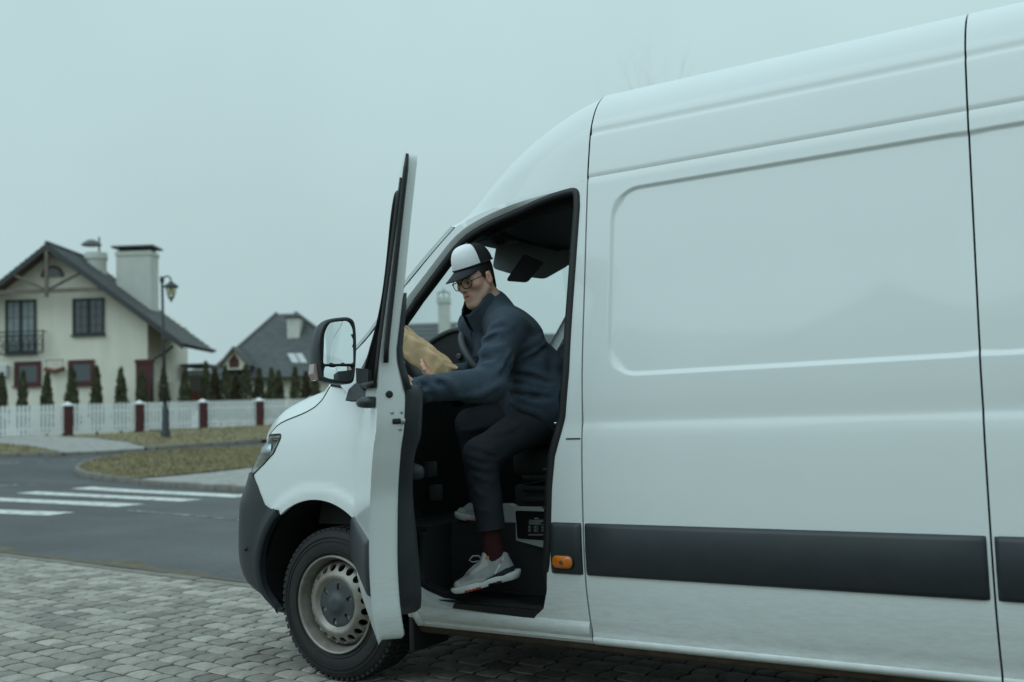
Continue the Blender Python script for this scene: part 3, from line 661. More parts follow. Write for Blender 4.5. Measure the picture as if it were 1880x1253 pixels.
# ---------------------------------------------------------------- conifers behind the fence
m_thuja = mat('conifer_foliage', (0.055, 0.066, 0.034), 0.85, color2=(0.125, 0.125, 0.068), vscale=6, island=0.5)
m_brown = mat('browned_foliage', (0.075, 0.065, 0.035), 0.9, color2=(0.12, 0.10, 0.055), vscale=6, island=0.5)
m_bark = mat('bark', (0.07, 0.055, 0.045), 0.9, var=0.2, vscale=10)
def conifer(u, vtop, t, width, label, m=None, seed=0, vbase=760):
    r = random.Random(seed); p = atd(u, vbase, t); g = float(gz(p[0], p[1])); top = atd(u, vtop, t)[2]; h = top - g
    root = empty('conifer', (p[0], p[1], g), label=label, cat='conifer', group='conifers behind the picket fence')
    MB().tube([(p[0], p[1], g - .05), (p[0] + .02, p[1], g + h * .5), (p[0], p[1], g + h * .93)], [.05, .03, .008], 6).build('trunk', m_bark, root, smooth=True)
    width *= r.uniform(.66, .88); V = []; F = []; n = int(800 + 500 * width)
    lean = r.uniform(-.05, .05)
    for _ in range(n):
        f = r.random() ** 0.8; prof = (min(1, (1 - f) * 1.35) ** 0.75) * (0.75 + 0.25 * min(1, f * 6)); q = r.uniform(0, 6.283)
        lump = 1 + .22 * math.sin(3 * q + f * 17 + seed) * math.sin(f * 23 + seed * 2)
        rad = width * prof * lump * (1 if r.random() < .93 else 1.3) * (0.45 + 0.55 * r.random() ** 0.4); z = g + .10 + f * (h - .12)
        c = np.array([p[0] + rad * math.cos(q) + lean * f, p[1] + rad * math.sin(q), z])
        s = r.uniform(.05, .11); up = np.array([math.cos(q) * .35 + r.uniform(-.2, .2), math.sin(q) * .35 + r.uniform(-.2, .2), 1.0]); up /= np.linalg.norm(up)
        sd_ = np.cross(up, [math.cos(q + r.uniform(-.9, .9)), math.sin(q + r.uniform(-.9, .9)), .1]); sd_ /= np.linalg.norm(sd_) + 1e-9; k = len(V)
        V += [c - sd_ * s * .5, c + sd_ * s * .5, c + up * s * 1.7 + sd_ * s * .2, c + up * s * 1.9 - sd_ * s * .2]; F.append((k, k + 1, k + 2, k + 3))
    MB().add(V, F).build('crown', m or m_thuja, root, fix=False)
cl = [(2, 690, .30, 'conifer cut by the left picture edge, below the air conditioner'), (41, 686, .30, 'conifer in front of the left burgundy window'),
      (86, 688, .30, 'conifer below the hanging flower basket'), (132, 680, .42, 'conifer left of the burgundy post, before the second burgundy window'), (178, 676, .36, 'slim conifer just right of the second burgundy window'),
      (222, 680, .36, 'conifer standing alone before the bare cream wall'), (260, 684, .36, 'conifer in front of the burgundy corner door'), (302, 678, .34, 'conifer half hidden behind the lamp post'),
      (339, 676, .40, 'conifer right of the lamp post, before the house end wall')]
for i, (u, v, w, lb) in enumerate(cl): conifer(u, v, fpt(u) @ np.array([0, 0, 0]) + ((fpt(u) - CAM) @ DV) + 1.3, w, lb, seed=i)
cr_ = [(378, 668, .34, 0, 'tall thin conifer at the left end of the dense row'), (396, 680, .52, 1, 'broad browned shrub-like conifer, second in the dense row'), (416, 676, .42, 0, 'third conifer in the dense row, below the dormer'),
       (433, 690, .48, 1, 'low browned conifer below the dormer window'), (452, 674, .50, 0, 'bushy conifer midway along the dense row'), (477, 680, .44, 0, 'conifer right of the fourth burgundy post'),
       (500, 680, .36, 0, 'left of the two close conifers under the hip ridge'), (513, 684, .40, 0, 'right of the two close conifers under the hip ridge'), (544, 678, .42, 0, 'conifer below the skylights'),
       (563, 686, .46, 1, 'browned conifer left of the wing mirror'), (580, 682, .42, 0, 'conifer touching the wing mirror in view')]
for i, (u, v, w, k, lb) in enumerate(cr_): conifer(u, v, (fpt(u) - CAM) @ DV + 1.6 + .5 * (i % 2), w, lb, m_brown if k else None, seed=40 + i)

# ---------------------------------------------------------------- street lamp
m_lamp = mat('lamp_post_paint', (0.028, 0.036, 0.04), 0.5, bump=0.15, bscale=40)
TL = 33.0; b = on_ground(304, 808); TL = (b - CAM) @ DV
sl_ = empty('street_lamp', b, label='dark swan-neck street lamp with hanging lantern on the verge', cat='street lamp')
def LP(u, v): return atd(u, v, TL)
MB().lathe([(0, 0), (.16, 0), (.16, .25), (.12, .32), (.13, .55), (.10, .62), (.115, 1.0), (.08, 1.05), (.085, 1.12), (.062, 1.16)], b, (0, 0, 1), 14).build('base', m_lamp, sl_, sharp=40)
tp = LP(297.5, 513)
MB().tube([b + (0, 0, 1.1), b + (tp - b) * .6, tp], [.062, .05, .042], 10).build('pole', m_lamp, sl_, smooth=True)
for f in (.33, .62): MB().lathe([(.0, -.04), (.075, -.04), (.085, 0), (.075, .04), (0, .04)], b + (tp - b) * f, (0, 0, 1), 12).build('ring', m_lamp, sl_, smooth=True)
MB().lathe([(0, -.12), (.07, -.1), (.07, .08), (0, .1)], tp, (0, 0, 1), 10).build('finial', m_lamp, sl_, smooth=True)
MB().tube([LP(*q) for q in [(298, 519), (300, 511), (305, 507.5), (310, 508), (313.5, 512), (314, 519)]], .028, 8).build('arm', m_lamp, sl_, smooth=True)
MB().tube([LP(298, 527), LP(307, 527)], .018, 6).build('bracket', m_lamp, sl_, smooth=True)
c = LP(314, 519)
MB().lathe([(0, .06), (.05, .04), (.10, -.02), (.22, -.10), (.25, -.16), (.20, -.17), (0, -.17)], c, (0, 0, 1), 12).build('hood', m_lamp, sl_, sharp=40)
ln = MB().lathe([(.17, -.175), (.175, -.22), (.09, -.50), (0, -.51)], c, (0, 0, 1), 6).build('lantern', glass_mat('amber_glass', (0.95, 0.91, 0.78)), sl_)
fm = MB()
for k in range(6):
    q = k * math.pi / 3; fm.tube([c + np.array([.178 * math.cos(q), .178 * math.sin(q), -.18]), c + np.array([.095 * math.cos(q), .095 * math.sin(q), -.51])], .013, 5)
fm.build('lantern_frame', m_lamp, sl_)
MB().lathe([(0, -.17), (.05, -.2), (.06, -.32), (.03, -.40), (0, -.4)], c, (0, 0, 1), 8).build('bulb', mat('frosted_bulb', (0.85, 0.80, 0.64), 0.6), sl_)
MB().lathe([(0, -.50), (.10, -.5), (.07, -.56), (.03, -.60), (.035, -.64), (0, -.68)], c, (0, 0, 1), 8).build('drop', m_lamp, sl_, smooth=True)

# ---------------------------------------------------------------- bare tree tops above the van roof, faint and far
def bare_tree(u, vtop, t, label, seed):
    r = random.Random(seed); p = atd(u, 700, t); g = 1.1; top = atd(u, vtop, t)[2]; H = top - g; base = np.array([p[0], p[1], g])
    root = empty('bare_tree', base, label=label, cat='tree', group='bare trees beyond the van'); tr = MB(); cr = MB()
    tr.tube([base, base + (0.1, 0, H * .35), base + (-.1, .1, H * .6)], [.12, .08, .04], 7)
    def grow(p, d, L, rad, lev):
        q = p + d * L; cr.tube([p, (p + q) / 2 + np.array([r.uniform(-.04, .04) * L, r.uniform(-.04, .04) * L, .03 * L]), q], [rad, rad * .8, rad * .55], 4, cap=False)
        if lev == 0: return
        for _ in range(r.choice((3, 3, 4))):
            e = d + np.array([r.uniform(-.6, .6), r.uniform(-.6, .6), r.uniform(0.0, .5)]); e /= np.linalg.norm(e); grow(p + (q - p) * r.uniform(.45, 1), e, L * r.uniform(.55, .75), rad * .5, lev - 1)
    for k in range(6):
        q = r.uniform(0, 6.28); e = np.array([math.cos(q) * .3, math.sin(q) * .3, 1.0]); grow(base + (-.1 * k / 6, .1 * k / 6, H * (.38 + .04 * k)), e / np.linalg.norm(e), H * .22, .014, 3)
    tr.build('trunk', m_bark, root, smooth=True); cr.build('crown', m_bark, root, fix=False)
bare_tree(1228, 96, 95, 'left of two faint bare tree tops above the van roof', 3)
bare_tree(1270, 92, 98, 'right of two faint bare tree tops above the van roof', 5)

# ---------------------------------------------------------------- houses across the street behind the camera, met only as reflections in the paint and mirrors
def street_house(c, rz, w, d, h, roof_h, label):
    c = np.asarray(c, float); A = np.array([math.cos(rz), math.sin(rz), 0]); B = np.array([-math.sin(rz), math.cos(rz), 0]); U_ = np.array([0, 0, 1.0])
    root = empty('street_house', c, label=label, cat='house'); Q = lambda a, b, z: c + A * a + B * b + U_ * z
    MB().prism([Q(-w / 2, -d / 2, 0), Q(w / 2, -d / 2, 0), Q(w / 2, -d / 2, h), Q(0, -d / 2, h + roof_h), Q(-w / 2, -d / 2, h)], B * d).build('wall', m_cream, root)
    for sg in (1, -1): MB().prism([Q(sg * (w / 2 + .5), -d / 2 - .5, h - .3), Q(0, -d / 2 - .5, h + roof_h + .1), Q(0, d / 2 + .5, h + roof_h + .1), Q(sg * (w / 2 + .5), d / 2 + .5, h - .3)], U_ * .12).build('roof', m_tile, root)
    for a in (-w * .28, w * .28):
        for z in (1.6, 4.4):
            MB().box(Q(a, d / 2 + .02, z), (1.3, .08, 1.3), (A, B, U_)).build('window', m_frame, root); MB().box(Q(a, d / 2 + .05, z), (1.1, .06, 1.1), (A, B, U_)).build('pane', m_pane, root)
    MB().box(Q(w * .2, 0, h + roof_h * .9), (.9, .9, 2.0), (A, B, U_)).build('chimney', m_chim, root)
street_house((-1.0, -24, 0), .15, 10, 9, 6.0, 4.2, 'house across the street, mirrored faintly in the front of the van side')
street_house((13.0, -26, 0), -.1, 11, 9, 6.0, 4.6, 'house across the street, mirrored faintly towards the van rear')
# ================================================================== the delivery van
m_paint = mat('white_van_paint', (0.755, 0.785, 0.795), 0.36, coat=0.45, spec=0.35, var=0.012, vscale=2)
def dirty_paint():
    m = m_paint.copy(); m.name = 'white_van_paint_dusty'; nt = m.node_tree; p = nt.nodes['Principled BSDF']
    src = p.inputs['Base Color'].links[0].from_socket
    g = nt.nodes.new('ShaderNodeNewGeometry'); s = nt.nodes.new('ShaderNodeSeparateXYZ'); nt.links.new(g.outputs['Position'], s.inputs[0])
    mr = nt.nodes.new('ShaderNodeMapRange'); mr.inputs[1].default_value = 0.75; mr.inputs[2].default_value = 0.24; mr.inputs[3].default_value = 0.0; mr.inputs[4].default_value = 1.0; nt.links.new(s.outputs[2], mr.inputs[0])
    mp = nt.nodes.new('ShaderNodeMapping'); mp.inputs['Scale'].default_value = (5, 5, 26); nt.links.new(g.outputs['Position'], mp.inputs[0])
    n = nt.nodes.new('ShaderNodeTexNoise'); n.inputs['Scale'].default_value = 3; n.inputs['Detail'].default_value = 8; n.inputs['Roughness'].default_value = 0.75; nt.links.new(mp.outputs[0], n.inputs['Vector'])
    r = nt.nodes.new('ShaderNodeMapRange'); r.inputs[1].default_value = 0.42; r.inputs[2].default_value = 0.75; nt.links.new(n.outputs[0], r.inputs[0])
    mu = nt.nodes.new('ShaderNodeMath'); mu.operation = 'MULTIPLY'; nt.links.new(mr.outputs[0], mu.inputs[0]); nt.links.new(r.outputs[0], mu.inputs[1])
    mm = nt.nodes.new('ShaderNodeMath'); mm.operation = 'MULTIPLY'; mm.inputs[1].default_value = 0.42; nt.links.new(mu.outputs[0], mm.inputs[0])
    mx = nt.nodes.new('ShaderNodeMix'); mx.data_type = 'RGBA'; mx.inputs[7].default_value = (0.22, 0.18, 0.13, 1); nt.links.new(mm.outputs[0], mx.inputs[0]); nt.links.new(src, mx.inputs[6])
    nt.links.new(mx.outputs[2], p.inputs['Base Color'])
    ro = nt.nodes.new('ShaderNodeMapRange'); ro.inputs[3].default_value = 0.36; ro.inputs[4].default_value = 0.7; nt.links.new(mu.outputs[0], ro.inputs[0]); nt.links.new(ro.outputs[0], p.inputs['Roughness'])
    # faint rippling of the pressed metal
    nb = nt.nodes.new('ShaderNodeTexNoise'); nb.inputs['Scale'].default_value = 1.3; nb.inputs['Detail'].default_value = 1; nt.links.new(g.outputs['Position'], nb.inputs['Vector'])
    b = nt.nodes.new('ShaderNodeBump'); b.inputs['Strength'].default_value = 0.12; b.inputs['Distance'].default_value = 0.02; nt.links.new(nb.outputs[0], b.inputs['Height']); nt.links.new(b.outputs[0], p.inputs['Coat Normal'])
    return m
m_paint = dirty_paint()
m_plast = mat('dark_grey_plastic', (0.025, 0.030, 0.036), 0.46, var=0.12, vscale=10, bump=0.25, bscale=300, bdist=0.001)
m_black = mat('black_rubber', (0.008, 0.008, 0.009), 0.55)
m_cab = mat('cab_plastic', (0.028, 0.029, 0.031), 0.6, bump=0.2, bscale=200, bdist=0.001)
m_cabg = mat('cab_grey_plastic', (0.085, 0.092, 0.098), 0.55, bump=0.2, bscale=200, bdist=0.001)
m_fabric = mat('seat_fabric', (0.028, 0.029, 0.031), 0.9, bump=0.4, bscale=300, bdist=0.002)
m_chrome = mat('bright_metal', (0.45, 0.45, 0.45), 0.3, metal=1.0)
m_under = mat('underbody', (0.008, 0.008, 0.008), 0.9)
m_glass = glass_mat('clear_glass', (0.90, 0.95, 0.95))
van = empty('delivery_van', label='white high-roof delivery van parked with its driver door open', cat='van')

# ---- side section: inset from the widest line as a function of height
_prof = pchip([0.20, 0.27, 0.30, 0.325, 0.345, 0.40, 0.57, 0.70, 0.80, 1.0, 1.13, 1.19, 1.24, 1.375, 1.8, 2.17, 2.235, 2.35, 2.447, 2.53, 2.60, 2.645, 2.672, 2.695, 2.712, 2.72],
              [0.13, 0.085, 0.052, 0.046, 0.044, 0.030, 0.004, 0.0, 0.002, 0.010, 0.020, 0.030, 0.033, 0.043, 0.102, 0.156, 0.166, 0.188, 0.211, 0.248, 0.300, 0.360, 0.43, 0.54, 0.72, 1.0])
def rrect(x, z, x0, x1, z0, z1, r):
    dx = np.maximum(np.maximum(x0 + r - x, x - x1 + r), 0); dz = np.maximum(np.maximum(z0 + r - z, z - z1 + r), 0)
    ins = np.minimum(np.maximum(np.maximum(x0 - x, x - x1), np.maximum(z0 - z, z - z1)), 0)
    d = np.hypot(dx, dz) - r; return np.where((dx > 0) & (dz > 0), d, np.maximum(np.maximum(x0 - x, x - x1), np.maximum(z0 - z, z - z1)))
XS1, XS2 = 1.335, 2.835
def side_y(x, z):
    y = _prof(z)
    if np.ndim(x) or x > 1.3:
        x = np.asarray(x, float); z = np.asarray(z, float)
        d = np.minimum(rrect(x, z, XS1 + 0.115, XS2 + 0.09, 1.375, 2.165, 0.13), rrect(x, z, XS2 - 0.09, 4.7, 1.375, 2.165, 0.13))
        y = y + 0.010 * (1 - sstep(-0.015, 0.002, d))
        y = y + 0.005 * np.exp(-((z - 2.238) / 0.006) ** 2)                  # drip-rail seam
        y = y + 0.007 * sstep(2.425, 2.44, z) * (1 - sstep(2.44, 2.475, z))   # pressed line below the roof
        y = y + 0.003 * sstep(1.165, 1.20, z) * (1 - sstep(1.20, 1.30, z))
    return y
def dense(a, b, step, feats, w=0.03, fs=0.004):
    L = list(np.arange(a, b, step)) + [b]
    for f in feats: L += [v for v in np.arange(f - w, f + w, fs) if a < v < b]
    L = sorted(L); out = [L[0]]
    for v in L[1:]:
        if v - out[-1] > fs * 0.6: out.append(v)
    out[-1] = b; return np.array(out)
def body_section(name, x0, x1, z0, z1, xf):
    xs = dense(x0, x1, 0.035, xf); zs = dense(z0, z1, 0.02, [f for f in (0.345, 1.20, 1.375, 2.16, 2.238, 2.44) if z0 < f < z1])
    gx, gz_ = np.meshgrid(xs, zs, indexing='ij'); gy_ = side_y(gx, gz_)
    mb = MB().grid(np.stack([gx, gy_, gz_], -1))
    for xe, s in ((x0, 1), (x1, -1)):                                       # folded edges at the seams
        A = [(xe, side_y(np.array([xe]), np.array([z]))[0], z) for z in zs]; B = [(xe + 0.001 * s, a[1] + 0.03, a[2]) for a in A]
        mb.grid([A, B])
    o = mb.build(name, m_paint, van, smooth=True, fix=False); o.data.flip_normals() if False else None
    return o
G = 0.0035
for (x0, x1, xf) in ((XS1 + G, XS2 - G, [1.46, 1.53]), (XS2 + G, 4.90, [])):
    o = body_section('side_panel', x0, x1, 0.30, 2.238, xf); mirror_y(o, 'side_panel', van)
    # roof panel: the section carried over to the other side
    zs = list(dense(2.238, 2.66, 0.012, [2.44])); L = [(float(side_y(np.array([x0 + .2]), np.array([z]))[0]), z) for z in zs]
    ys = np.linspace(L[-1][0], 1.0, 16)[1:]; zy = pchip([_prof(z) for z in (2.60, 2.645, 2.672, 2.695, 2.712, 2.72)], (2.60, 2.645, 2.672, 2.695, 2.712, 2.72))
    L += [(y, float(zy(y))) for y in ys]; L += [(2 - y, z) for y, z in reversed(L[:-1])]
    mb = MB().grid([[(x, y, z) for y, z in L] for x in np.linspace(x0, x1, 30)])
    for xe in (x0, x1): mb.grid([[(xe, y, z) for y, z in L], [(xe, 1 + (y - 1) * .985, z - .012) for y, z in L]])
    mb.build('roof_panel', m_paint, van, smooth=True, fix=False)
# dark shell behind every shut-line, floor, rear doors
sh = MB()
for s in (0, 1):
    zs = np.linspace(0.3, 2.6, 30); f = lambda y: y if s == 0 else 2 - y
    sh.grid([[(x, f(float(_prof(z)) + 0.035), z) for z in zs] for x in (1.30, 4.88)])
sh.build('inner_shell', m_under, van, fix=False)
MB().grid([[(x, y, 0.30) for y in (0.10, 1.90)] for x in (-0.55, 4.85)]).build('underbody', m_under, van)
ud = MB(); ud.box((2.6, 1.0, .27), (4.0, .9, .10)); ud.box((1.9, .35, .26), (2.2, .10, .10)); ud.box((1.9, 1.65, .26), (2.2, .10, .10)); ud.build('chassis_rail', m_under, van)
MB().box((4.905, 1.0, 1.45), (0.03, 1.86, 2.2)).build('rear_door', m_paint, van)
# bulkhead behind the seats
MB().prism([(1.42, .12, .5), (1.42, 1.88, .5), (1.42, 1.85, 2.0), (1.42, 1.7, 2.5), (1.42, .3, 2.5), (1.42, .15, 2.0)], (.02, 0, 0)).build('bulkhead', m_cabg, van)

# ---- rubbing strips along the side
def body_fn(x, z): return np.array([x, float(side_y(x, z)), z])
def strip(x0, x1, z0=0.578, z1=0.79, name='rubbing_strip'):
    zs = np.array([z0, z0 + .006, z0 + .02, (z0 + z1) / 2, z1 - .02, z1 - .006, z1]); off = [-.004, .010, .016, .0185, .016, .010, -.004]
    xs = [x0, x0 + .004, *np.linspace(x0 + .02, x1 - .02, 12), x1 - .004, x1]; xo = [0, .55] + [1] * 12 + [.55, 0]
    o = MB().grid([[(x, float(_prof(z)) - (f + .004) * k + .004, z) for z, f in zip(zs, off)] for x, k in zip(xs, xo)]).build(name, m_plast, van, smooth=True, fix=False)
    mirror_y(o, name, van); return o
strip(XS1 + .006, XS2 - .012); strip(XS2 + .008, 4.88); strip(1.178, XS1 - .006)
ir = round_poly([(1.197, .606), (1.292, .606), (1.292, .657), (1.197, .657)], .0255)
def ring_pts(poly, y): return [(p[0], y, p[1]) for p in poly]
ind = MB(); c_ = np.array([1.2455, .631])
for s, y in ((1, -.012), (1, -.022), (.93, -.028), (.6, -.033), (.1, -.035)): ind.V += [(*(c_ + (p - c_) * s),) for p in []]
loops_ = [[(*(c_ + (p - c_) * s), y) for p in ir] for s, y in ((1, -.010), (1, -.023), (.93, -.028), (.6, -.032), (.02, -.034))]
ind.grid([[(q[0], q[2], q[1]) for q in L + [L[0]]] for L in loops_])
side_ind = ind.build('indicator', mat('amber_lens', (0.62, 0.16, 0.012), 0.2, coat=0.6, var=0.12, vscale=60), van, smooth=True)
MB().lathe([(0, -.0335), (.010, -.0345), (.006, -.0352), (0, -.0354)], (1.2455, 0, .631), (0, 1, 0), 6).build('bulb', mat('bulb_dark_filament', (0.16, 0.07, 0.02), 0.4), side_ind)  # bulb, a dark brown spot in the middle of the amber lens
bz = MB(); bz.tube([(p[0], -.019, p[1]) for p in ir] + [(ir[0][0], -.019, ir[0][1])], .005, 6); bz.build('indicator_bezel', m_black, side_ind, smooth=True)

# ---- cab side: a sheet with the door opening cut out
def cab_fn(x, z): return np.array([x, float(_prof(z)) + 0.085 * max(0.0, 1.25 - x) ** 2 * float(sstep(1.25, 2.0, z)), z])
def cp(u, v, g=(0.8, 1.5)): return invert(cab_fn, u, v, g)
O1 = [cp(*q) for q in [(750, 543), (800, 478), (838, 432), (880, 403), (940, 376), (1000, 358), (1040, 349)]]; O1 = catmull(O1, 3)
O1 += [p for p in round_poly([O1[-1], cp(1061, 345), cp(1062, 375)], [0, .05, 0])[1:]]
O1 += [cp(1054, 500), cp(1043, 680), cp(1036, 765), cp(1027, 800), cp(1016, 840), cp(1010, 900), cp(1007, 1000), cp(1004, 1085), cp(998, 1118), cp(980, 1135), cp(900, 1127), cp(800, 1111)]
O1 += [np.array(p) for p in [(0.47, 0.43), (0.33, 0.50), (0.22, 0.64), (0.19, 0.9), (0.18, 1.2), (0.10, 1.46), (0.17, 1.62)]]
gut = [cp(*q) for q in [(1068, 334), (1000, 351), (930, 373), (870, 398), (836, 418)]]; gut = [np.array(p) for p in catmull(gut, 3)]
cab_out = [np.array([0.42, 0.31]), np.array([XS1 - G, 0.31]), np.array([XS1 - G, 1.13]), np.array([XS1 - G, 2.238])] + gut + [cp(790, 470), cp(742, 528)] + [np.array(p) for p in [(0.10, 1.62), (-0.06, 1.48), (0.0, 1.40), (0.14, 1.30), (0.15, 0.55), (0.22, 0.45), (0.38, 0.40)]]
o = panel('cab_side', cab_out, cab_fn, m_paint, van, holes=[O1], step=0.03, flange=0.012); mirror_y(o, 'cab_side', van)
def jamb_ring(name, outer, dx, dz, dy, m, n=5):
    """folded door jamb running inwards from the cut line"""
    O = resample(outer, 0.03); c = np.mean(O, 0); rows = []
    for k in range(n + 1):
        t = k / n; row = []
        for p in O:
            q = p.copy()
            up = sstep(1.35, 1.9, p[1]); right = sstep(0.85, 1.1, p[0]) * (1 - sstep(2.05, 2.15, p[1]) * .0); low = 1 - sstep(0.42, 0.62, p[1])
            d = c - p; d /= np.linalg.norm(d); e = 0.036 * up * (1 - .6 * sstep(1.0, 1.27, p[0])) + 0.022 * right * (1 - up) * (1 - low) + 0.028 * low + .02 * (1 - up) * (1 - right) * (1 - low)
            e = e * (1 - .5 * right * (1 - up)); q = q + d * e * (t ** 0.8); P3 = cab_fn(*p); row.append((q[0], P3[1] + dy * (1 - .88 * right * (1 - low)) * (1 - .55 * up * (1 - right)) * (t ** 1.0), q[1]))
        rows.append(row + [row[0]])
    o = MB().grid(rows).build(name, m, van, smooth=True); return o, [np.array(p) for p in rows[-1][:-1]]
jamb, inner = jamb_ring('door_jamb', O1, 0, 0, 0.075, m_paint); mirror_y(jamb, 'door_jamb', van)
seal = MB().tube(inner + [inner[0]], 0.021, 8, cap=False).build('door_seal', m_black, van, smooth=True)
seal2 = MB().tube([p + (0, .022, 0) for p in inner] + [inner[0] + (0, .022, 0)], 0.018, 8, cap=False).build('jamb_trim', m_cab, van, smooth=True)
# passenger door (closed)
pd = MB(); Wd = [p for p in O1]
pdo = panel('passenger_door', [np.array([p[0], p[1]]) for p in O1], cab_fn, m_paint, van, holes=[[np.array(p) for p in [(0.30, 1.42), (0.62, 1.95), (0.9, 2.09), (1.19, 2.11), (1.2, 1.42)]]], step=.05, flange=.03)
pdo.data.transform(Matrix(((1, 0, 0, 0), (0, -1, 0, 2.0), (0, 0, 1, 0), (0, 0, 0, 1)))); pdo.data.flip_normals()
MB().grid([[(x, 2 - float(cab_fn(x, z)[1]) - .02, z) for z in (1.40, 1.75, 2.13)] for x in (.3, .7, 1.2)]).build('side_window', m_glass, van)
# small black covers and pins on the B-pillar
for u, v in ((1004, 862), (1003, 932)): MB().box(cab_fn(*cp(u, v, (1.15, .9))) + (0, -.004, 0), (.03, .01, .008), None, .002).build('hinge_pin', m_black, van)
o = MB().box(cab_fn(*cp(1022, 778, (1.2, 1.2))) + (-.01, .03, 0), (.035, .02, .012), None, .004).build('striker', m_chrome, van)
panel_line = MB(); panel_line.tube([cab_fn(1.262, 1.128) + (0, -.001, 0), cab_fn(XS1 - .006, 1.128) + (0, -.001, 0)], .003, 6); panel_line.build('pillar_cover_joint', m_black, van)
# sill, scuff plate
sl = MB(); prof_s = [(.045, .40), (.030, .385), (.026, .365), (.030, .345), (.040, .33), (.052, .318), (.060, .30), (.085, .285), (.12, .28)]
sl.grid([[(x, y, z + .0) for y, z in prof_s] for x in np.linspace(.40, XS1 - G, 16)]); sl.build('sill', m_paint, van, smooth=True)
sl2 = MB(); sl2.grid([[(x, y, z) for y, z in [(.046, .328), (.040, .318), (.044, .305), (.065, .292), (.12, .285)]] for x in (XS1 + G, 2.2, XS2 - G)]); o = sl2.build('sill', m_paint, van, smooth=True)
sl2 = MB(); sl2.grid([[(x, y, z) for y, z in [(.046, .328), (.040, .318), (.044, .305), (.065, .292), (.12, .285)]] for x in (XS2 + G, 4, 4.85)]); sl2.build('sill', m_paint, van, smooth=True)
m_rust = mat('rusty_sill_edge', (0.03, 0.022, 0.017), 0.9, color2=(0.085, 0.055, 0.035), vscale=14, bump=0.5, bscale=60)
MB().grid([[(x, y, z) for y, z in [(.070, .294), (.074, .272), (.085, .262), (.14, .262)]] for x in np.linspace(.42, 4.85, 40)]).build('sill_flange', m_rust, van, smooth=True)
sp = [cp(835, 1108), cp(985, 1121), cp(982, 1135), cp(960, 1133), cp(832, 1117)]
MB().prism([cab_fn(*p) + (0, -.005, 0) for p in sp], (0, .03, 0)).build('scuff_plate', m_black, van)
cr1 = [cp(*q) for q in [(768, 1102), (766, 1117), (775, 1124), (779, 1136)]]
MB().tube([cab_fn(*p) + (0, -.002, 0) for p in cr1], [.004, .005, .006, .004], 5).build('rust_crack', m_rust, van)
MB().tube([(.42, .06, .40), (.44, .03, .36), (.46, .05, .31)], .02, 7).build('sill_end', m_paint, van, smooth=True)

# ---- front shell: plan line of the nose, bent round the corner
_bc = catmull([(0.45, 0.0), (0.1, 0.0), (-0.2, 0.0), (-0.38, 0.004), (-0.55, 0.022), (-0.70, 0.066), (-0.80, 0.132), (-0.875, 0.205), (-0.945, 0.315), (-1.0, 0.46), (-1.035, 0.67), (-1.05, 1.0)], 8)
_bc = np.array(_bc); _bl = np.concatenate([[0], np.cumsum(np.linalg.norm(np.diff(_bc, axis=0), axis=1))]); SMAX = 0.45 - _bl[-1]
_sh = pchip([.20, .28, .325, .352, .43, .52, .80, .93, 1.0, 1.17, 1.3, 1.45], [.46, .36, .27, .15, .022, 0, .014, .066, .087, .18, .27, .36])
_fp = pchip([.20, .30, .45, .6, .8, 1.0, 1.1, 1.17, 1.24, 1.30, 1.36, 1.42, 1.5], [.10, .05, .012, .0, .0, .008, .022, .04, .068, .10, .14, .185, .25])
ARC = np.array([-0.11, 0.475])
def nose_fn(s, z, off=0.0):
    L = np.clip(0.45 - s, 0, _bl[-1]); x = np.interp(L, _bl, _bc[:, 0]); y = np.interp(L, _bl, _bc[:, 1])
    x2 = np.interp(min(L + .02, _bl[-1]), _bl, _bc[:, 0]); y2 = np.interp(min(L + .02, _bl[-1]), _bl, _bc[:, 1]); x1 = np.interp(max(L - .02, 0), _bl, _bc[:, 0]); y1 = np.interp(max(L - .02, 0), _bl, _bc[:, 1])
    t = np.array([x2 - x1, y2 - y1]); t /= np.linalg.norm(t); n = np.array([-t[1], t[0]]); n = n if n[1] > 0 or (abs(n[1]) < 1e-6 and n[0] > 0) else -n
    g = float(sstep(-0.36, -0.84, x) if False else 1 - sstep(-0.84, -0.36, x))
    r = math.hypot(s - ARC[0], z - ARC[1]); flare = .014 * float(1 - sstep(.432, .462, r)) + .010 * float(1 - sstep(.40, .66, r))
    ins = float(_fp(z)) - off - flare * (1 if s > -.75 else 0)
    return np.array([x + n[0] * ins + float(_sh(z)) * g, y + n[1] * ins, z])
def nf(u, v, g=(-.4, 1.0)): return invert(nose_fn, u, v, g)
seam = [nf(481, 803, (-.8, 1.15)), nf(498, 792, (-.65, 1.18)), nf(527, 771, (-.5, 1.24)), nf(567, 754, (-.35, 1.28)), nf(590, 736, (-.25, 1.32)), nf(606, 710, (-.18, 1.38))]
seam_c = [np.array(p) for p in catmull(seam, 4)]
bl_ = [nf(466, 872, (-.72, .97)), nf(474, 893, (-.65, .9)), nf(481, 912, (-.6, .86)), nf(487, 927, (-.55, .82)), nf(497, 934, (-.5, .8)), nf(512, 937, (-.45, .8))]
arc_n = lambda a0, a1, n: [ARC + 0.387 * np.array([math.cos(q), math.sin(q)]) for q in np.linspace(a0, a1, n)]
aB = math.radians(127)
hl = [nf(493, 799.5, (-.7, 1.17)), nf(516, 797.5, (-.55, 1.17)), nf(515, 806, (-.55, 1.15)), nf(503, 832, (-.6, 1.07)), nf(485, 852, (-.68, 1.02)), nf(467, 870, (-.74, .975))]
hl_front = [np.array([SMAX + .42, .965]), np.array([SMAX + .47, 1.06]), np.array([SMAX + .55, 1.145])]
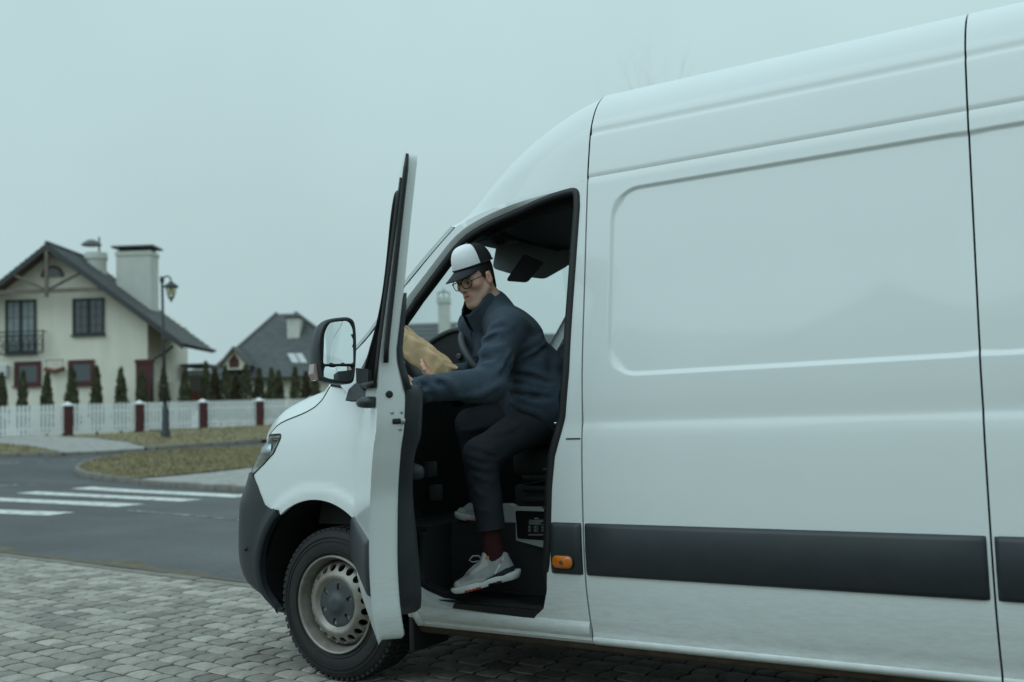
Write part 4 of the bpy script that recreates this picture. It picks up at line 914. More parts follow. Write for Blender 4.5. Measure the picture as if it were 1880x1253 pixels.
fender = [hl[5]] + [bl_[k] for k in range(0, 6)] + arc_n(aB, math.radians(52), 30) + arc_n(math.radians(50), math.radians(49), 2) + [np.array([.136, .772]), np.array([.135, 1.29]), np.array([-.02, 1.385])] + [p for p in reversed(seam_c[2:])] + [hl[0], hl[1], hl[2], hl[3], hl[4]]
o = panel('fender', fender, nose_fn, m_paint, van, step=.028, flange=.02); mirror_y(o, 'fender', van)
m_lens = glass_mat('headlight_lens', (.85, .92, .92))
hlp = hl_front[::-1][::-1]; hl_poly = [hl[0], hl[1], hl[2], hl[3], hl[4], hl[5]] + hl_front
hz = lambda s, z: nose_fn(s, z, -0.06)
hb = panel('headlight', round_poly(hl_poly, .012, 2), hz, mat('lamp_reflector', (0.62, 0.64, 0.65), 0.25, metal=0.3, var=0.3, vscale=14), van, step=.03, flange=.0)
panel('headlight_lens', round_poly(hl_poly, .012, 2), lambda s, z: nose_fn(s, z, -.002), m_lens, hb, step=.03, flange=.01)
rim = [nose_fn(*p) for p in resample(round_poly(hl_poly, .012, 2), .02)]; MB().tube(rim + [rim[0]], .0045, 6, cap=False).build('headlight_rim', m_black, hb, smooth=True)
for k in range(7):                                                       # bright ribs of the running light
    t = k / 6; p = np.array(nf(507 - 14 * t, 818 + 30 * t, (-.6, 1.1))); q = p + np.array([-.05 - .012 * t, -.018])
    MB().tube([nose_fn(*p, -.02), nose_fn(*((p + q) / 2), -.02), nose_fn(*q, -.022)], .0055, 5).build('running_light', m_chrome, hb)
e1_, e2_ = nf(500, 806, (-.66, 1.15)), nf(475, 845, (-.75, 1.04)); MB().lathe([(.0, .03), (.03, .02), (.055, -.02), (.06, -.03)], nose_fn(-.80, 1.085, -.035), (-.75, -.65, 0), 20).build('projector', m_chrome, hb, smooth=True)
mirror_y(hb, 'headlight', van)
bump = [hl[5]] + bl_ + arc_n(aB, math.radians(204), 20) + [np.array([-.48, .30]), np.array([-.62, .285]), np.array([SMAX, .27]), np.array([SMAX, .93]), hl_front[0]]
o = panel('bumper', bump, lambda s, z: nose_fn(s, z, .008), m_plast, van, step=.035, flange=.03); mirror_y(o, 'bumper', van)
fl_ = [ARC + (0.462 + .05) * np.array([math.cos(q), math.sin(q)]) for q in np.linspace(aB - .02, math.radians(199), 16)]
MB().grid([[nose_fn(*(ARC + r * np.array([math.cos(q), math.sin(q)])), o_) for r, o_ in ((.388, .009), (.392, .017), (.430, .017), (.437, .009))] for q in np.linspace(aB - .0, math.radians(205), 24)]).build('wheel_arch_trim', m_plast, van, smooth=True)
o = panel('grille', [np.array([SMAX + .42, .96]), np.array([SMAX + .55, 1.15]), np.array([SMAX, 1.15]), np.array([SMAX, .93])], lambda s, z: nose_fn(s, z, -.01), m_black, van, step=.05, flange=.0); mirror_y(o, 'grille', van)
fp_ = [nf(443, 1000, (-.9, .6))]
MB().lathe([(0, -.012), (.010, -.010), (.010, .01), (0, .01)], nose_fn(*nf(455, 1008, (-.7, .63)), .008), (.6, .8, 0), 12).build('parking_sensor', m_black, van, smooth=True)
# bonnet
rows = []; S3 = [nose_fn(*p) for p in seam_c]; nS = len(S3)
for i, p in enumerate(S3):
    t = i / (nS - 1); row = []
    for k in range(25):
        w = k / 24; c = 1 - (2 * w - 1) ** 2; cc = c ** .72
        row.append((p[0] - cc * (.30 - .10 * t) * (1 if t < .9 else 1), p[1] + (2 - 2 * p[1]) * w, p[2] + cc * (.085 + .075 * math.sin(math.pi * min(1, t) ** .9) + .02 * t)))
    rows.append(row)
rows_b = rows; front = [(q[0] - .015, q[1], q[2] - .035) for q in rows[0]]
mb = MB().grid([front] + rows); mb.build('bonnet', m_paint, van, smooth=True)
MB().tube([np.asarray(p) + (.0, -.001, -.002) for p in S3], .0035, 6).build('bonnet_gap', m_black, van)
# windscreen, cowl, roof dome
hdr_l = cab_fn(*gut[-1]); cow_l = np.array([-.20, .17, 1.40])
base_row = [(q[0] + .03, q[1], q[2] + .012) for q in rows[-1]]
head_row = [(hdr_l[0] - .30 * (1 - (2 * w - 1) ** 2) ** .75, hdr_l[1] + (2 - 2 * hdr_l[1]) * w, hdr_l[2] + .10 * (1 - (2 * w - 1) ** 2) ** .75) for w in np.linspace(0, 1, 25)]
_pe = [np.array(rows[-1][0]) + (.03, 0, .012), cab_fn(-.06, 1.48), cab_fn(.10, 1.62), cab_fn(*cp(742, 528)), cab_fn(*cp(790, 470)), hdr_l]
_pl = np.concatenate([[0], np.cumsum([np.linalg.norm(_pe[i + 1] - _pe[i]) for i in range(5)])]); _pl /= _pl[-1]
def pillar_edge(t): return np.array([np.interp(t, _pl, [p[k] for p in _pe]) for k in range(3)])
ws = []
for t in np.linspace(0, 1, 15):
    row = []
    dl = pillar_edge(t) - (np.asarray(base_row[0]) * (1 - t) + np.asarray(head_row[0]) * t)
    for k, (a, b) in enumerate(zip(base_row, head_row)):
        p = np.asarray(a) * (1 - t) + np.asarray(b) * t; f = abs(k / 12 - 1); p = p + dl * (1, (1 if k < 12 else -1), 1) * f ** 1.5; row.append(p + np.array([-.03, 0, .03]) * math.sin(math.pi * t) * (1 - f * f))
    ws.append(row)
MB().grid(ws).build('windscreen', m_glass, van, smooth=True)
apl = [w[0] + np.array([-.004, .004, .0]) for w in ws]
o = MB().tube(apl, .005, 8).build('windscreen_pillar', m_plast, van, smooth=True); mirror_y(o, 'windscreen_pillar', van)
_zr = pchip([.40, .46, .58, .71, .87, 1.05, 1.2, 1.34], [2.12, 2.165, 2.27, 2.385, 2.482, 2.565, 2.622, 2.662])
SEC = [(float(_prof(z)) + .0, z) for z in dense(2.238, 2.66, .02, [2.44], .02, .008)] + [(y, float(zy(y))) for y in np.linspace(float(_prof(2.66)), 1.0, 14)[1:]]
gx_ = np.array([p[0] for p in gut][::-1]); gz__ = np.array([cab_fn(*p)[2] for p in gut][::-1]); gy__ = np.array([cab_fn(*p)[1] for p in gut][::-1])
dome = []; NX = 26
for i in range(NX):
    t = i / (NX - 1); row = []; xg = gx_[0] + (XS1 - G - gx_[0]) * t
    zg = float(np.interp(xg, list(gx_) + [XS1], list(gz__) + [2.238])); yg = float(np.interp(xg, list(gx_) + [XS1], list(gy__) + [float(_prof(2.238))]))
    for (y, z) in SEC:
        f = (z - 2.238) / (2.662 - 2.238); w = (y - SEC[0][0]) / (1 - SEC[0][0]); yy = yg + (1 - yg) * w
        c = 1 - (1 - w) ** 2; x = xg - (1 - t) * .30 * c ** .75
        xs_ = x if t < 1 else XS1
        zt = float(_zr(min(1.34, xg - (1 - t) * .30 * .55))) if False else float(_zr(np.clip(xg - (1 - t) * .17, .40, 1.34)))
        top = zg + (zt - zg) * f
        row.append((x, yy, top + (1 - t) * (hdr_l[2] + .10 * c ** .75 - top) * (1 - t) ** 3))
    dome.append(row + [(p[0], 2 - p[1], p[2]) for p in reversed(row[:-1])])
MB().grid(dome).build('cab_roof', m_paint, van, smooth=True)
# headliner and cab inside
hl_in = MB(); hl_in.grid([[(x, y, z - .05 + .0) for (x, y, z) in [(q[0] + .03, 1 + (q[1] - 1) * .90, q[2] - .025) for q in r]] for r in dome]); hl_in.build('headliner', m_cab, van, smooth=True)

# ---- wheels
def make_wheel(c, sgn):
    """steel wheel: c = hub on the outer tyre plane, sgn = -1 when the outside faces -y"""
    c = np.asarray(c, float); ax = (0, sgn, 0); R = 0.362; root = empty('wheel', c); root.parent = van; root.location = c
    ty = MB(); pr = [(.222, -.035), (.230, -.010), (.240, -.003), (.262, .004), (.295, .003), (.325, -.004), (.343, -.014), (.353, -.030), (.3575, -.05)]
    ty.lathe(pr + [(.356, -.20), (.348, -.222), (.30, -.235), (.215, -.22)], c, ax, 72)
    n = 66                                                           # tread blocks round the shoulder
    a_, b_ = np.array([1, 0, 0.]), np.array([0, 0, 1.]); A3 = np.array(ax, float)
    for k in range(n):
        q = 2 * math.pi * k / n; er = a_ * math.cos(q) + b_ * math.sin(q); et = -a_ * math.sin(q) + b_ * math.cos(q)
        for (d0, w, r0, hh, ph) in ((-.040, .040, .352, .008, 0), (-.092, .048, .3555, .007, .5), (-.15, .05, .3555, .007, .2), (-.205, .04, .352, .008, .7)):
            q2 = q + ph * 2 * math.pi / n; er2 = a_ * math.cos(q2) + b_ * math.sin(q2); et2 = -a_ * math.sin(q2) + b_ * math.cos(q2)
            ty.box(c + A3 * d0 + er2 * (r0 + hh / 2 - .002), (hh + .006, .0245, w), (er2, et2 + A3 * .2, A3))
    m_tyre = mat('tyre_rubber', (0.018, 0.0185, 0.019), 0.72, var=0.25, vscale=20, bump=0.3, bscale=90, bdist=0.002)
    tyo = ty.build('tyre', m_tyre, root, sharp=30)
    rb = MB()
    for r, h in ((.248, .0045), (.300, .0045), (.318, .0015)): rb.tube([c + A3 * h + (a_ * math.cos(q) + b_ * math.sin(q)) * r for q in np.linspace(0, 2 * math.pi, 73)], .0022, 5, cap=False)
    rb.build('sidewall_rib', m_tyre, root, smooth=True)
    m_rim = mat('grimy_silver_paint', (0.34, 0.33, 0.31), 0.42, metal=0.35, color2=(0.20, 0.165, 0.125), vscale=9, bump=0.1, bscale=60)
    rm = MB(); rm.lathe([(.232, -.008), (.231, .006), (.225, .008), (.219, .000), (.216, -.018), (.210, -.028), (.206, -.060), (.203, -.090), (.198, -.125)], c, ax, 64)
    rmo = rm.build('rim', m_rim, root, smooth=True)
    # disc with vent holes, bulging outwards
    hp = pchip([.0, .07, .110, .124, .134, .145, .154, .192, .200, .205], [-.030, -.028, -.020, -.004, .000, -.004, -.011, -.044, -.062, -.085])
    holes = []; nh = 20
    for k in range(nh):
        q = 2 * math.pi * (k + .5) / nh; hc = .1735 * np.array([math.cos(q), math.sin(q)]); holes.append([hc + .0180 * np.array([math.cos(p), math.sin(p)]) for p in np.linspace(0, 2 * math.pi, 14, endpoint=False)])
    disc_fn = lambda x, z: c + A3 * float(hp(math.hypot(x, z))) + np.array([x, 0, z])
    dk = panel('wheel_disc', [.203 * np.array([math.cos(q), math.sin(q)]) for q in np.linspace(0, 2 * math.pi, 72, endpoint=False)], disc_fn, m_rim, root, holes=holes, step=.012, flange=.012, out=ax)
    hc_fn = lambda x, z: c + A3 * (float(pchip([0, .03, .042, .055, .095, .115, .1215], [.004, .003, -.004, -.012, -.016, -.021, -.030])(math.hypot(x, z)))) + np.array([x, 0, z])
    slots = []
    for k in range(6):
        q = 2 * math.pi * k / 6 + .35; d = np.array([math.cos(q), math.sin(q)]); t = np.array([-d[1], d[0]])
        slots.append([d * .068 - t * .008, d * .096 - t * .012, d * .101, d * .096 + t * .012, d * .068 + t * .008])
    hcp = panel('hub_cap', [.1215 * np.array([math.cos(q), math.sin(q)]) for q in np.linspace(0, 2 * math.pi, 48, endpoint=False)], hc_fn, mat('hub_cap_plastic', (0.055, 0.062, 0.068), 0.5, var=0.15, vscale=12), root, holes=slots, step=.012, flange=.014, out=ax)
    MB().lathe([(0, -.06), (.20, -.06)], c + A3 * -.05, ax, 24).build('brake_disc', m_under, root)
    return root
WH = np.array([-0.045, 0.028, 0.362])
w0 = make_wheel(WH, -1)
def copy_tree(o, parent):
    q = o.copy(); COL.objects.link(q); q.parent = parent
    for ch in list(o.children):
        if ch.parent is o and ch not in done: copy_tree(ch, q)
    return q
done = set()
for (x, y, rz) in ((-0.045, 1.972, math.pi), (3.62, .028, 0), (3.62, 1.972, math.pi)):
    q = copy_tree(w0, van); q.location = (x, y, .362); q.rotation_euler = (0, 0, rz)
# wheel-arch liners
for s in (0, 1):
    ln_ = MB(); f = lambda y: y if s == 0 else 2 - y
    qs = np.linspace(math.radians(-15), math.radians(200), 30)
    ln_.grid([[(ARC[0] + .39 * math.cos(q), f(y), ARC[1] + .39 * math.sin(q)) for y in (.03, .1, .2, .45)] for q in qs])
    ln_.add([(ARC[0] + .39 * math.cos(q), f(.45), ARC[1] + .39 * math.sin(q)) for q in qs], [tuple(range(len(qs)))])
    ln_.build('wheel_arch_liner', m_under, van)
MB().box((.41, .17, .265), (.03, .27, .17), None, .008).build('mud_flap', m_black, van, sharp=40)

# ---- open driver's door, hinged at the front edge
DOOR = math.radians(45.3); HX, HY = 0.125, 0.035
def swing(p):
    p = np.asarray(p, float); x, y = p[0] - HX, p[1] - HY; c, s = math.cos(-DOOR), math.sin(-DOOR)
    return np.array([HX + x * c - y * s, HY + x * s + y * c, p[2]])
def door_fn(off): return lambda x, z: swing(cab_fn(x, z) + np.array([0, off, 0]))
dp = [(0.16, 1.30), (0.145, 0.90), (0.16, 0.58), (0.22, 0.50), (0.33, 0.44), (1.04, 0.40), (1.135, 0.395), (1.155, 0.50), (1.165, 0.70), (1.18, 0.95), (1.22, 1.09), (1.245, 1.22), (1.262, 1.7), (1.285, 2.15), (1.28, 2.225), (1.23, 2.245), (1.02, 2.215), (0.82, 2.145), (0.66, 2.06), (0.45, 1.89), (0.25, 1.71), (0.12, 1.57), (0.125, 1.42)]
dpo = round_poly([np.array(p) for p in dp], [.03] * len(dp), 3)
wn_ = round_poly([np.array(p) for p in [(0.24, 1.40), (1.19, 1.37), (1.212, 2.09), (1.05, 2.12), (0.84, 2.08), (0.70, 2.01), (0.30, 1.66)]], [.03, .04, .05, .1, .08, .05, .03], 4)
dr_ = panel('driver_door', dpo, door_fn(0.0), m_paint, van, holes=[wn_], step=.03, flange=.0, out=swing((HX, HY - 1, 0)) - swing((HX, HY, 0)))
D2 = resample(dpo, .025); W2_ = resample(wn_, .025)
cD = np.mean(D2, 0)
def shrink(p, k): d = cD - p; d /= np.linalg.norm(d); return p + d * k
thick = lambda z: .105 - .045 * float(sstep(1.30, 1.50, z)) - .014 * float(sstep(1.45, 2.25, z))
edge = [[swing(cab_fn(*shrink(p, k * (1 + .8 * (1 - float(sstep(.40, .50, p[1])))))) + np.array([0, thick(p[1]) * f, 0])) for p in D2 + [D2[0]]] for k, f in ((0, 0), (.004, .05), (.010, .16), (.010, .85), (.016, .97), (.03, 1.0))]
ed = MB().grid(edge); ed.build('door_edge', m_paint, dr_, smooth=True)
win = [[swing(cab_fn(*p) + np.array([0, thick(p[1]) * .8 * f, 0])) for p in W2_ + [W2_[0]]] for f in (0, 1)]
MB().grid(win).build('window_channel', m_black, dr_)
panel('door_inner', [shrink(p, .03) for p in dpo], lambda x, z: swing(cab_fn(x, z) + np.array([0, thick(z), 0])), m_paint, dr_, holes=[wn_], step=.05, flange=0, out=swing((HX, HY + 1, 0)) - swing((HX, HY, 0)))
panel('door_window', wn_, door_fn(.03), m_glass, dr_, step=.08, flange=0)
# inner trim
def edge_pt_(z, f):
    x = float(np.interp(z, [p[1] for p in dp[6:15]], [p[0] for p in dp[6:15]])) - .02
    return swing((x, cab_fn(x, z)[1] + thick(z) * f, z))
tr = [(0.25, 1.40), (0.24, 0.62), (0.33, 0.50), (1.0, 0.475), (1.105, 0.53), (1.125, 0.70), (1.135, 0.95), (1.17, 1.09), (1.20, 1.24), (1.20, 1.36)]
trp = round_poly([np.array(p) for p in tr], .04, 4); T2 = resample(trp, .03); cT = np.mean(T2, 0)
def tsh(p, k): d = cT - p; d /= np.linalg.norm(d); return p + d * k
td_ = lambda z: .062 + .03 * float(sstep(.95, .80, z) if False else 1 - sstep(.62, 1.05, z)) + .012 * float(sstep(1.1, 1.2, z))
def trim_y(p, f): return cab_fn(*p)[1] + thick(min(p[1], 1.25)) * 1.0 - .002 + td_(p[1]) * f
rowsT = [[swing((q[0], cab_fn(*p)[1] + .103 + td_(p[1]) * f, q[1])) for p in T2 + [T2[0]] for q in [tsh(p, k)]] for k, f in ((0, -.03), (0, .35), (.006, .75), (.02, .95), (.05, 1.0))]
trb = MB().grid(rowsT).build('door_trim', m_plast, dr_, smooth=True)
panel('trim_face', [tsh(p, .05) for p in T2], lambda x, z: swing((x, float(_prof(z)) + .103 + td_(z), z)), m_plast, dr_, step=.06, flange=0, out=swing((HX, HY + 1, 0)) - swing((HX, HY, 0)))
MB().box(swing((.72, .205, 1.02)), (.5, .07, .06), (swing((1, 0, 0)) - swing((0, 0, 0)), swing((0, 1, 0)) - swing((0, 0, 0)), (0, 0, 1)), .02).build('armrest', m_plast, dr_, sharp=40)
MB().tube([edge_pt_(z, 1.12) for z in np.linspace(1.34, 1.70, 8)], [.016, .015, .014, .013, .012, .011, .010, .006], 8).build('inner_frame_trim', m_plast, dr_, smooth=True)
# rear-edge furniture: weather strip, plug, latch, screws
DAX = (swing((1, 0, 0)) - swing((0, 0, 0)), swing((0, 1, 0)) - swing((0, 0, 0)), np.array([0, 0, 1.0]))
def edge_pt(z, f, k=.006):
    xs = [p[0] for p in dp[6:15]]; zs = [p[1] for p in dp[6:15]]; x = float(np.interp(z, zs, xs)) - k
    return swing((x, cab_fn(x, z)[1] + thick(z) * f, z))
MB().tube([edge_pt(z, f, -.006) for z, f in zip(np.linspace(1.44, 2.215, 14), np.linspace(.30, .10, 14))], [.010] * 12 + [.010, .006], 6).build('weather_strip', m_black, dr_, smooth=True)
MB().tube([edge_pt(z, -.12, .02) for z in np.linspace(1.36, 2.13, 12)], .006, 6).build('window_trim', m_black, dr_, smooth=True)
MB().tube([swing(cab_fn(x, z) + np.array([0, -.012, 0])) for x, z in [(1.20, 1.365), (.8, 1.375), (.36, 1.39)]], .014, 6).build('belt_trim', m_black, dr_, smooth=True)
MB().tube([swing(cab_fn(*p) + np.array([0, -.006, 0])) for p in W2_[int(len(W2_) * .25):]], .007, 6).build('window_frame_trim', m_black, dr_, smooth=True)
MB().lathe([(0, .003), (.008, .004), (.012, .003), (.015, -.004)], edge_pt(1.325, .42, .0085), DAX[0], 16).build('edge_plug', m_black, dr_, smooth=True)
for z, f in ((1.258, .55), (1.258, .88), (1.196, .86)): MB().lathe([(0, .002), (.004, .003), (.006, .001), (.0065, -.003)], edge_pt(z, f, .009), DAX[0], 10).build('screw', m_chrome, dr_, smooth=True)
MB().box(edge_pt(1.225, .80, .010), (.008, .05, .020), DAX, .005).build('latch', m_black, dr_, sharp=40)
MB().box(edge_pt(1.225, .93, .007), (.008, .018, .022), DAX, .004).build('latch_plate', m_chrome, dr_, sharp=40)
hd = MB(); hd.tube([swing(cab_fn(x, 1.30) + np.array([0, o_, 0])) for x, o_ in ((1.165, 0), (1.16, -.03), (1.13, -.046), (1.0, -.046), (.96, -.02), (.955, 0))], [.02, .022, .02, .018, .02, .02], 8); hd.build('door_handle', m_plast, dr_, smooth=True)
# door strip and its end cap
zs = np.array([.578, .584, .60, .685, .77, .784, .79]); off = [-.002, .012, .018, .020, .018, .012, -.002]; xs = [.15, .156, .19, .6, .9, 1.11, 1.14, 1.15]; xo = [0, .6, 1, 1, 1, 1, .6, 0]
MB().grid([[swing((x, cab_fn(x, z)[1] - f * k, z)) for z, f in zip(zs, off)] for x, k in zip(xs, xo)]).build('door_strip', m_plast, dr_, smooth=True)
# ---- wing mirror on the door
mr = empty('wing_mirror'); mr.parent = van
Cm = atd(616.5, 645, 4.50 * 1.0); mside = RV; mfwd = DV
nz_ = np.array([.93, -.36, 0.02]); nz_ /= np.linalg.norm(nz_)              # the glass faces back along the van, toed in
sx = np.cross([0, 0, 1.0], nz_); sx /= np.linalg.norm(sx); sx = sx if sx @ RV > 0 else -sx; sz = np.cross(nz_, sx); sz = sz if sz[2] > 0 else -sz
def mp3(a, b, d): return Cm + sx * a + sz * b + nz_ * d
def m_at(u, v):                                                         # photo position on the glass plane
    d = ray(u, v); P = CAM + d * (((Cm - CAM) @ nz_) / (d @ nz_)); q = P - Cm; return np.array([q @ sx, q @ sz])
out_px = [(586, 692), (582, 640), (588, 604), (600, 588), (625, 583), (643, 584), (651, 598), (653, 640), (650, 690), (643, 705), (610, 704), (592, 700)]
outl = resample(catmull([m_at(*p) for p in out_px], 4, closed=True), .02); cM = np.mean(outl, 0)
rowsM = [[mp3(*(cM + (p - cM) * k), d) for p in outl + [outl[0]]] for k, d in ((.84, .002), (.90, .012), (.97, .010), (1.0, -.005), (1.0, -.04), (.93, -.085), (.7, -.115), (.3, -.125), (.02, -.126))]
MB().grid(rowsM).build('mirror_housing', m_plast, mr, smooth=True)
m_mir = mat('mirror_silver', (0.92, 0.94, 0.94), 0.01, metal=1.0)
g1 = round_poly([m_at(*p) for p in [(592, 669), (594, 610), (606, 590), (638, 590), (646, 605), (647, 668)]], [.012, .05, .05, .02, .03, .012], 5)
g2 = round_poly([m_at(*p) for p in [(592, 673), (646, 673), (646, 698), (638, 702), (600, 699), (592, 694)]], .01, 3)
def plate(name, poly, d, m, bulge=0.0):
    W, T, _ = triangulate(poly, (), .012); c = W.mean(0)
    V = [mp3(w[0], w[1], d - bulge * ((w - c) ** 2).sum() / .01) for w in W]; o = MB().add(V, T).build(name, m, mr, smooth=True); return o
plate('mirror_glass', g1, .009, m_mir, .0006); plate('wide_angle_glass', g2, .009, m_mir, .006)
MB().tube([mp3(*m_at(591, 671), .010), mp3(*m_at(648, 671), .010)], .006, 6).build('mirror_divider', m_black, mr)
MB().grid([[mp3(*(cM + (p - cM) * k), .006) for p in outl + [outl[0]]] for k in (.86, .02)]).build('mirror_back_plate', m_black, mr)
li = [m_at(579, 668), m_at(585, 668), m_at(588, 698), m_at(582, 698), m_at(577, 686)]
MB().prism([mp3(*p, -.012) for p in li], -nz_ * .05).build('mirror_indicator', mat('indicator_lens', (0.42, 0.30, 0.28), 0.25, coat=.5), mr)
A0 = swing((.34, .0, 1.385)); MB().prism([atd(653, 676, 4.45), atd(676, 678, 4.38), atd(676, 712, 4.38), atd(654, 705, 4.45)], DV * .10).build('mirror_arm', m_plast, mr)
mbk = [atd(634, 736, 4.40), atd(640, 715, 4.42), atd(652, 704, 4.42), atd(676, 706, 4.36), atd(690, 722, 4.25), atd(672, 734, 4.3), atd(645, 738, 4.38)]
MB().prism(mbk, DV * .09).build('mirror_foot', m_plast, mr)
mtri = [atd(668, 706, 4.36), atd(700, 700, 4.22), atd(720, 560, 4.05), atd(704, 560, 4.22)]
# passenger's mirror
pm = MB(); pm.grid([[(.10 + .10 * k[0], 2.10 + p[0] * k[1], 1.62 + p[1] * k[1]) for p in [(.09 * math.cos(q), .15 * math.sin(q)) for q in np.linspace(0, 6.2832, 20)]] for k in ((1, .85), (.9, 1), (.3, 1), (0, .6), (-.1, .02))]); pm.box((.18, 2.0, 1.45), (.08, .16, .05)); pm.build('passenger_mirror', m_plast, van, smooth=True)

# ---- inside the cab
MB().prism([(.10, .12, .69), (.45, .12, .69), (.46, .30, .69), (1.14, .45, .69), (1.40, .45, .69), (1.40, 1.85, .69), (.10, 1.85, .69)], (0, 0, .045)).build('cab_floor', m_cab, van)
# entrance step: tread, riser, ends
st = MB(); st.box((.80, .24, .405), (.72, .36, .03)); st.prism([(.45, .30, .41), (1.15, .45, .41), (1.15, .45, .70), (.45, .30, .70)], (0, .02, 0)); st.box((.445, .25, .56), (.02, .34, .30)); st.box((1.145, .25, .60), (.02, .34, .42)); st.build('entrance_step', m_cab, van)
mt = MB()
for k in range(6): mt.box((.80, .12 + k * .032, .4235), (.60, .012, .006))
mt.build('step_tread_ribs', m_black, van)
# seat box (pale cover with a black notice), seat
sb = [(.80, .40, .52), (1.24, .36, .49), (1.24, .36, .80), (1.0, .39, .815), (.97, .395, .83), (.80, .40, .83)]
bx_ = [aty(u, v, .37) for u, v in [(905, 929), (918, 926), (935, 926), (943, 930), (1012, 931), (1012, 1010), (945, 992), (905, 986)]]
MB().prism(bx_, (0, .04, 0)).build('seat_box_cover', mat('pale_cab_plastic', (0.50, 0.52, 0.52), 0.6), van)
nt_ = [aty(u, v, .367) for u, v in round_poly([(946, 938), (1012, 940), (1012, 993), (950, 989)], 4, 3)]
no_ = MB().prism(nt_, (0, .01, 0)).build('notice', mat('notice_black', (0.01, 0.01, 0.011), 0.4), van)
m_print = mat('notice_print', (0.45, 0.47, 0.47), 0.6)
pr_ = MB(); rr_ = random.Random(4)
def pq(u0, v0, u1, v1): pr_.prism([aty(u, v, .3655) for u, v in [(u0, v0), (u1, v0), (u1, v1), (u0, v1)]], (0, .002, 0))
pq(981, 951.4, 989, 953)
for k in range(6): pq(971, 955 + k * 1.55, 998 - rr_.choice((0, 0, 2, 5)), 955.7 + k * 1.55)
for (u, v) in ((970, 966), (970, 972), (980, 966), (980, 972), (994, 966), (994, 972)):
    pq(u, v, u + (4 if u < 975 else 9), v + .7); pq(u, v + 3.6, u + (4 if u < 975 else 9), v + 4.3); pq(u, v, u + .8, v + 4); pq(u + 3, v + 1, u + 4, v + 4)
for k in range(2): pq(970, 981 + k * 1.8, 1000, 981.8 + k * 1.8)
pr_.build('notice_print', m_print, no_)
st_ = MB(); st_.box((1.02, .60, 1.02), (.52, .50, .17), None, .06); st_.build('seat_cushion', m_fabric, van, sharp=50)
MB().box((1.02, .60, .86), (.50, .46, .10), None, .02).build('seat_slide', m_cab, van, sharp=40)
for k in range(3): MB().box((1.05, .365, .845 + k * .05), (.44, .03, .022), None, .006).build('seat_bellows', m_cab, van, sharp=40)
sbk = MB(); sbk.box((1.345, .60, 1.42), (.14, .46, .72), ((math.cos(.18), 0, -math.sin(.18)), (0, 1, 0), (math.sin(.18), 0, math.cos(.18))), .05); sbk.build('seat_backrest', m_fabric, van, sharp=50)
# dashboard with instrument hood
dsh = [(-.15, 1.30), (.02, 1.47), (.16, 1.515), (.30, 1.50), (.36, 1.44), (.33, 1.30), (.22, 1.05), (.12, .72), (-.3, .72)]
MB().prism([(x, .20, z) for x, z in dsh], (0, 1.62, 0)).build('dashboard', m_cab, van, sharp=35)
hd_ = catmull([aty(u, v, .35) for u, v in [(752, 668), (772, 645), (798, 623), (828, 608), (852, 604), (866, 610), (872, 630), (873, 665), (872, 700)]], 3) + [aty(760, 705, .35)]
MB().prism(hd_, (0, .42, 0)).build('instrument_hood', m_cab, van, sharp=35)
MB().tube(catmull([aty(u, v, .345) for u, v in [(756, 664), (772, 645), (798, 623), (828, 608), (852, 604)]], 3), [.008] + [.013] * 11 + [.008], 7).build('hood_edge', m_cabg, van, smooth=True)
MB().lathe([(0, .004), (.011, .006), (.016, .004), (.018, -.01)], aty(842, 655, .338), (0, -1, 0), 16).build('dash_knob', mat('satin_knob', (0.12, 0.125, 0.13), .35, metal=.5), van, smooth=True)
# steering column and wheel
sc_ = aty(845, 690, .53); sa = np.array([.80, 0, .60]); sa /= np.linalg.norm(sa); sv = np.cross([0, 1, 0], sa)
sw_c = aty(905, 662, .42)
swr = empty('steering_wheel'); swr.parent = van
MB().tube([sw_c + np.array([0, 1, 0]) * .195 * math.cos(q) + sv * .195 * math.sin(q) for q in np.linspace(0, 2 * math.pi, 49)], .0175, 10, cap=False).build('wheel_rim', m_cabg, swr, smooth=True)
MB().tube([sw_c - sa * .30, sw_c - sa * .02, sw_c + sa * .015], [.05, .07, .065], 12).build('wheel_hub', m_cab, swr, smooth=True)
for q in (0.1, math.pi - .1, math.pi * 1.5): MB().tube([sw_c, sw_c + (np.array([0, 1, 0]) * math.cos(q) + sv * math.sin(q)) * .19], .016, 8).build('wheel_spoke', m_cab, swr, smooth=True)
# curved pale vent panel at the dash end, by the door
MB().tube([aty(u, v, .19) for u, v in [(740, 632), (748, 645), (757, 662), (770, 684), (786, 708)]], [.030, .036, .036, .034, .028], 10).build('dash_end_trim', m_cabg, van, smooth=True)
for k, (u, v) in enumerate(((790, 862), (800, 905))): MB().box(aty(u, v, .45), (.05, .06, .08), None, .01).build('pedal', m_cabg, van, sharp=40)
# sun visors and overhead shelf under the headliner
def slab(name, px, y0, y1, m, d=.018, r=.0):
    pass
vz = [atd(u, v, 5.30) for u, v in round_poly([(910, 452), (905, 492), (948, 506), (1042, 476), (1046, 440)], 7, 4)]
MB().prism([atd(u, v, 5.25) for u, v in round_poly([(912, 448), (904, 492), (950, 506), (1000, 512), (1046, 486), (1046, 440)], 8, 4)], DV * .02).build('sun_visor', mat('grey_visor', (0.34, 0.36, 0.37), .7), van)
MB().prism([atd(u, v, 4.95) for u, v in round_poly([(962, 466), (1000, 482), (968, 518), (929, 515)], 6, 4)], DV * .03).build('sun_visor', m_cab, van)
sf = MB(); sf.prism([np.array([.72, .24, 2.10]), np.array([1.38, .24, 2.16]), np.array([1.38, 1.80, 2.16]), np.array([.72, 1.80, 2.10])], (0, 0, .035)); sf.build('overhead_shelf', m_cab, van)
MB().tube([(.74, .26, 2.10), (.70, .9, 2.12), (.74, 1.75, 2.11)], .022, 8).build('shelf_edge', m_cab, van, smooth=True)
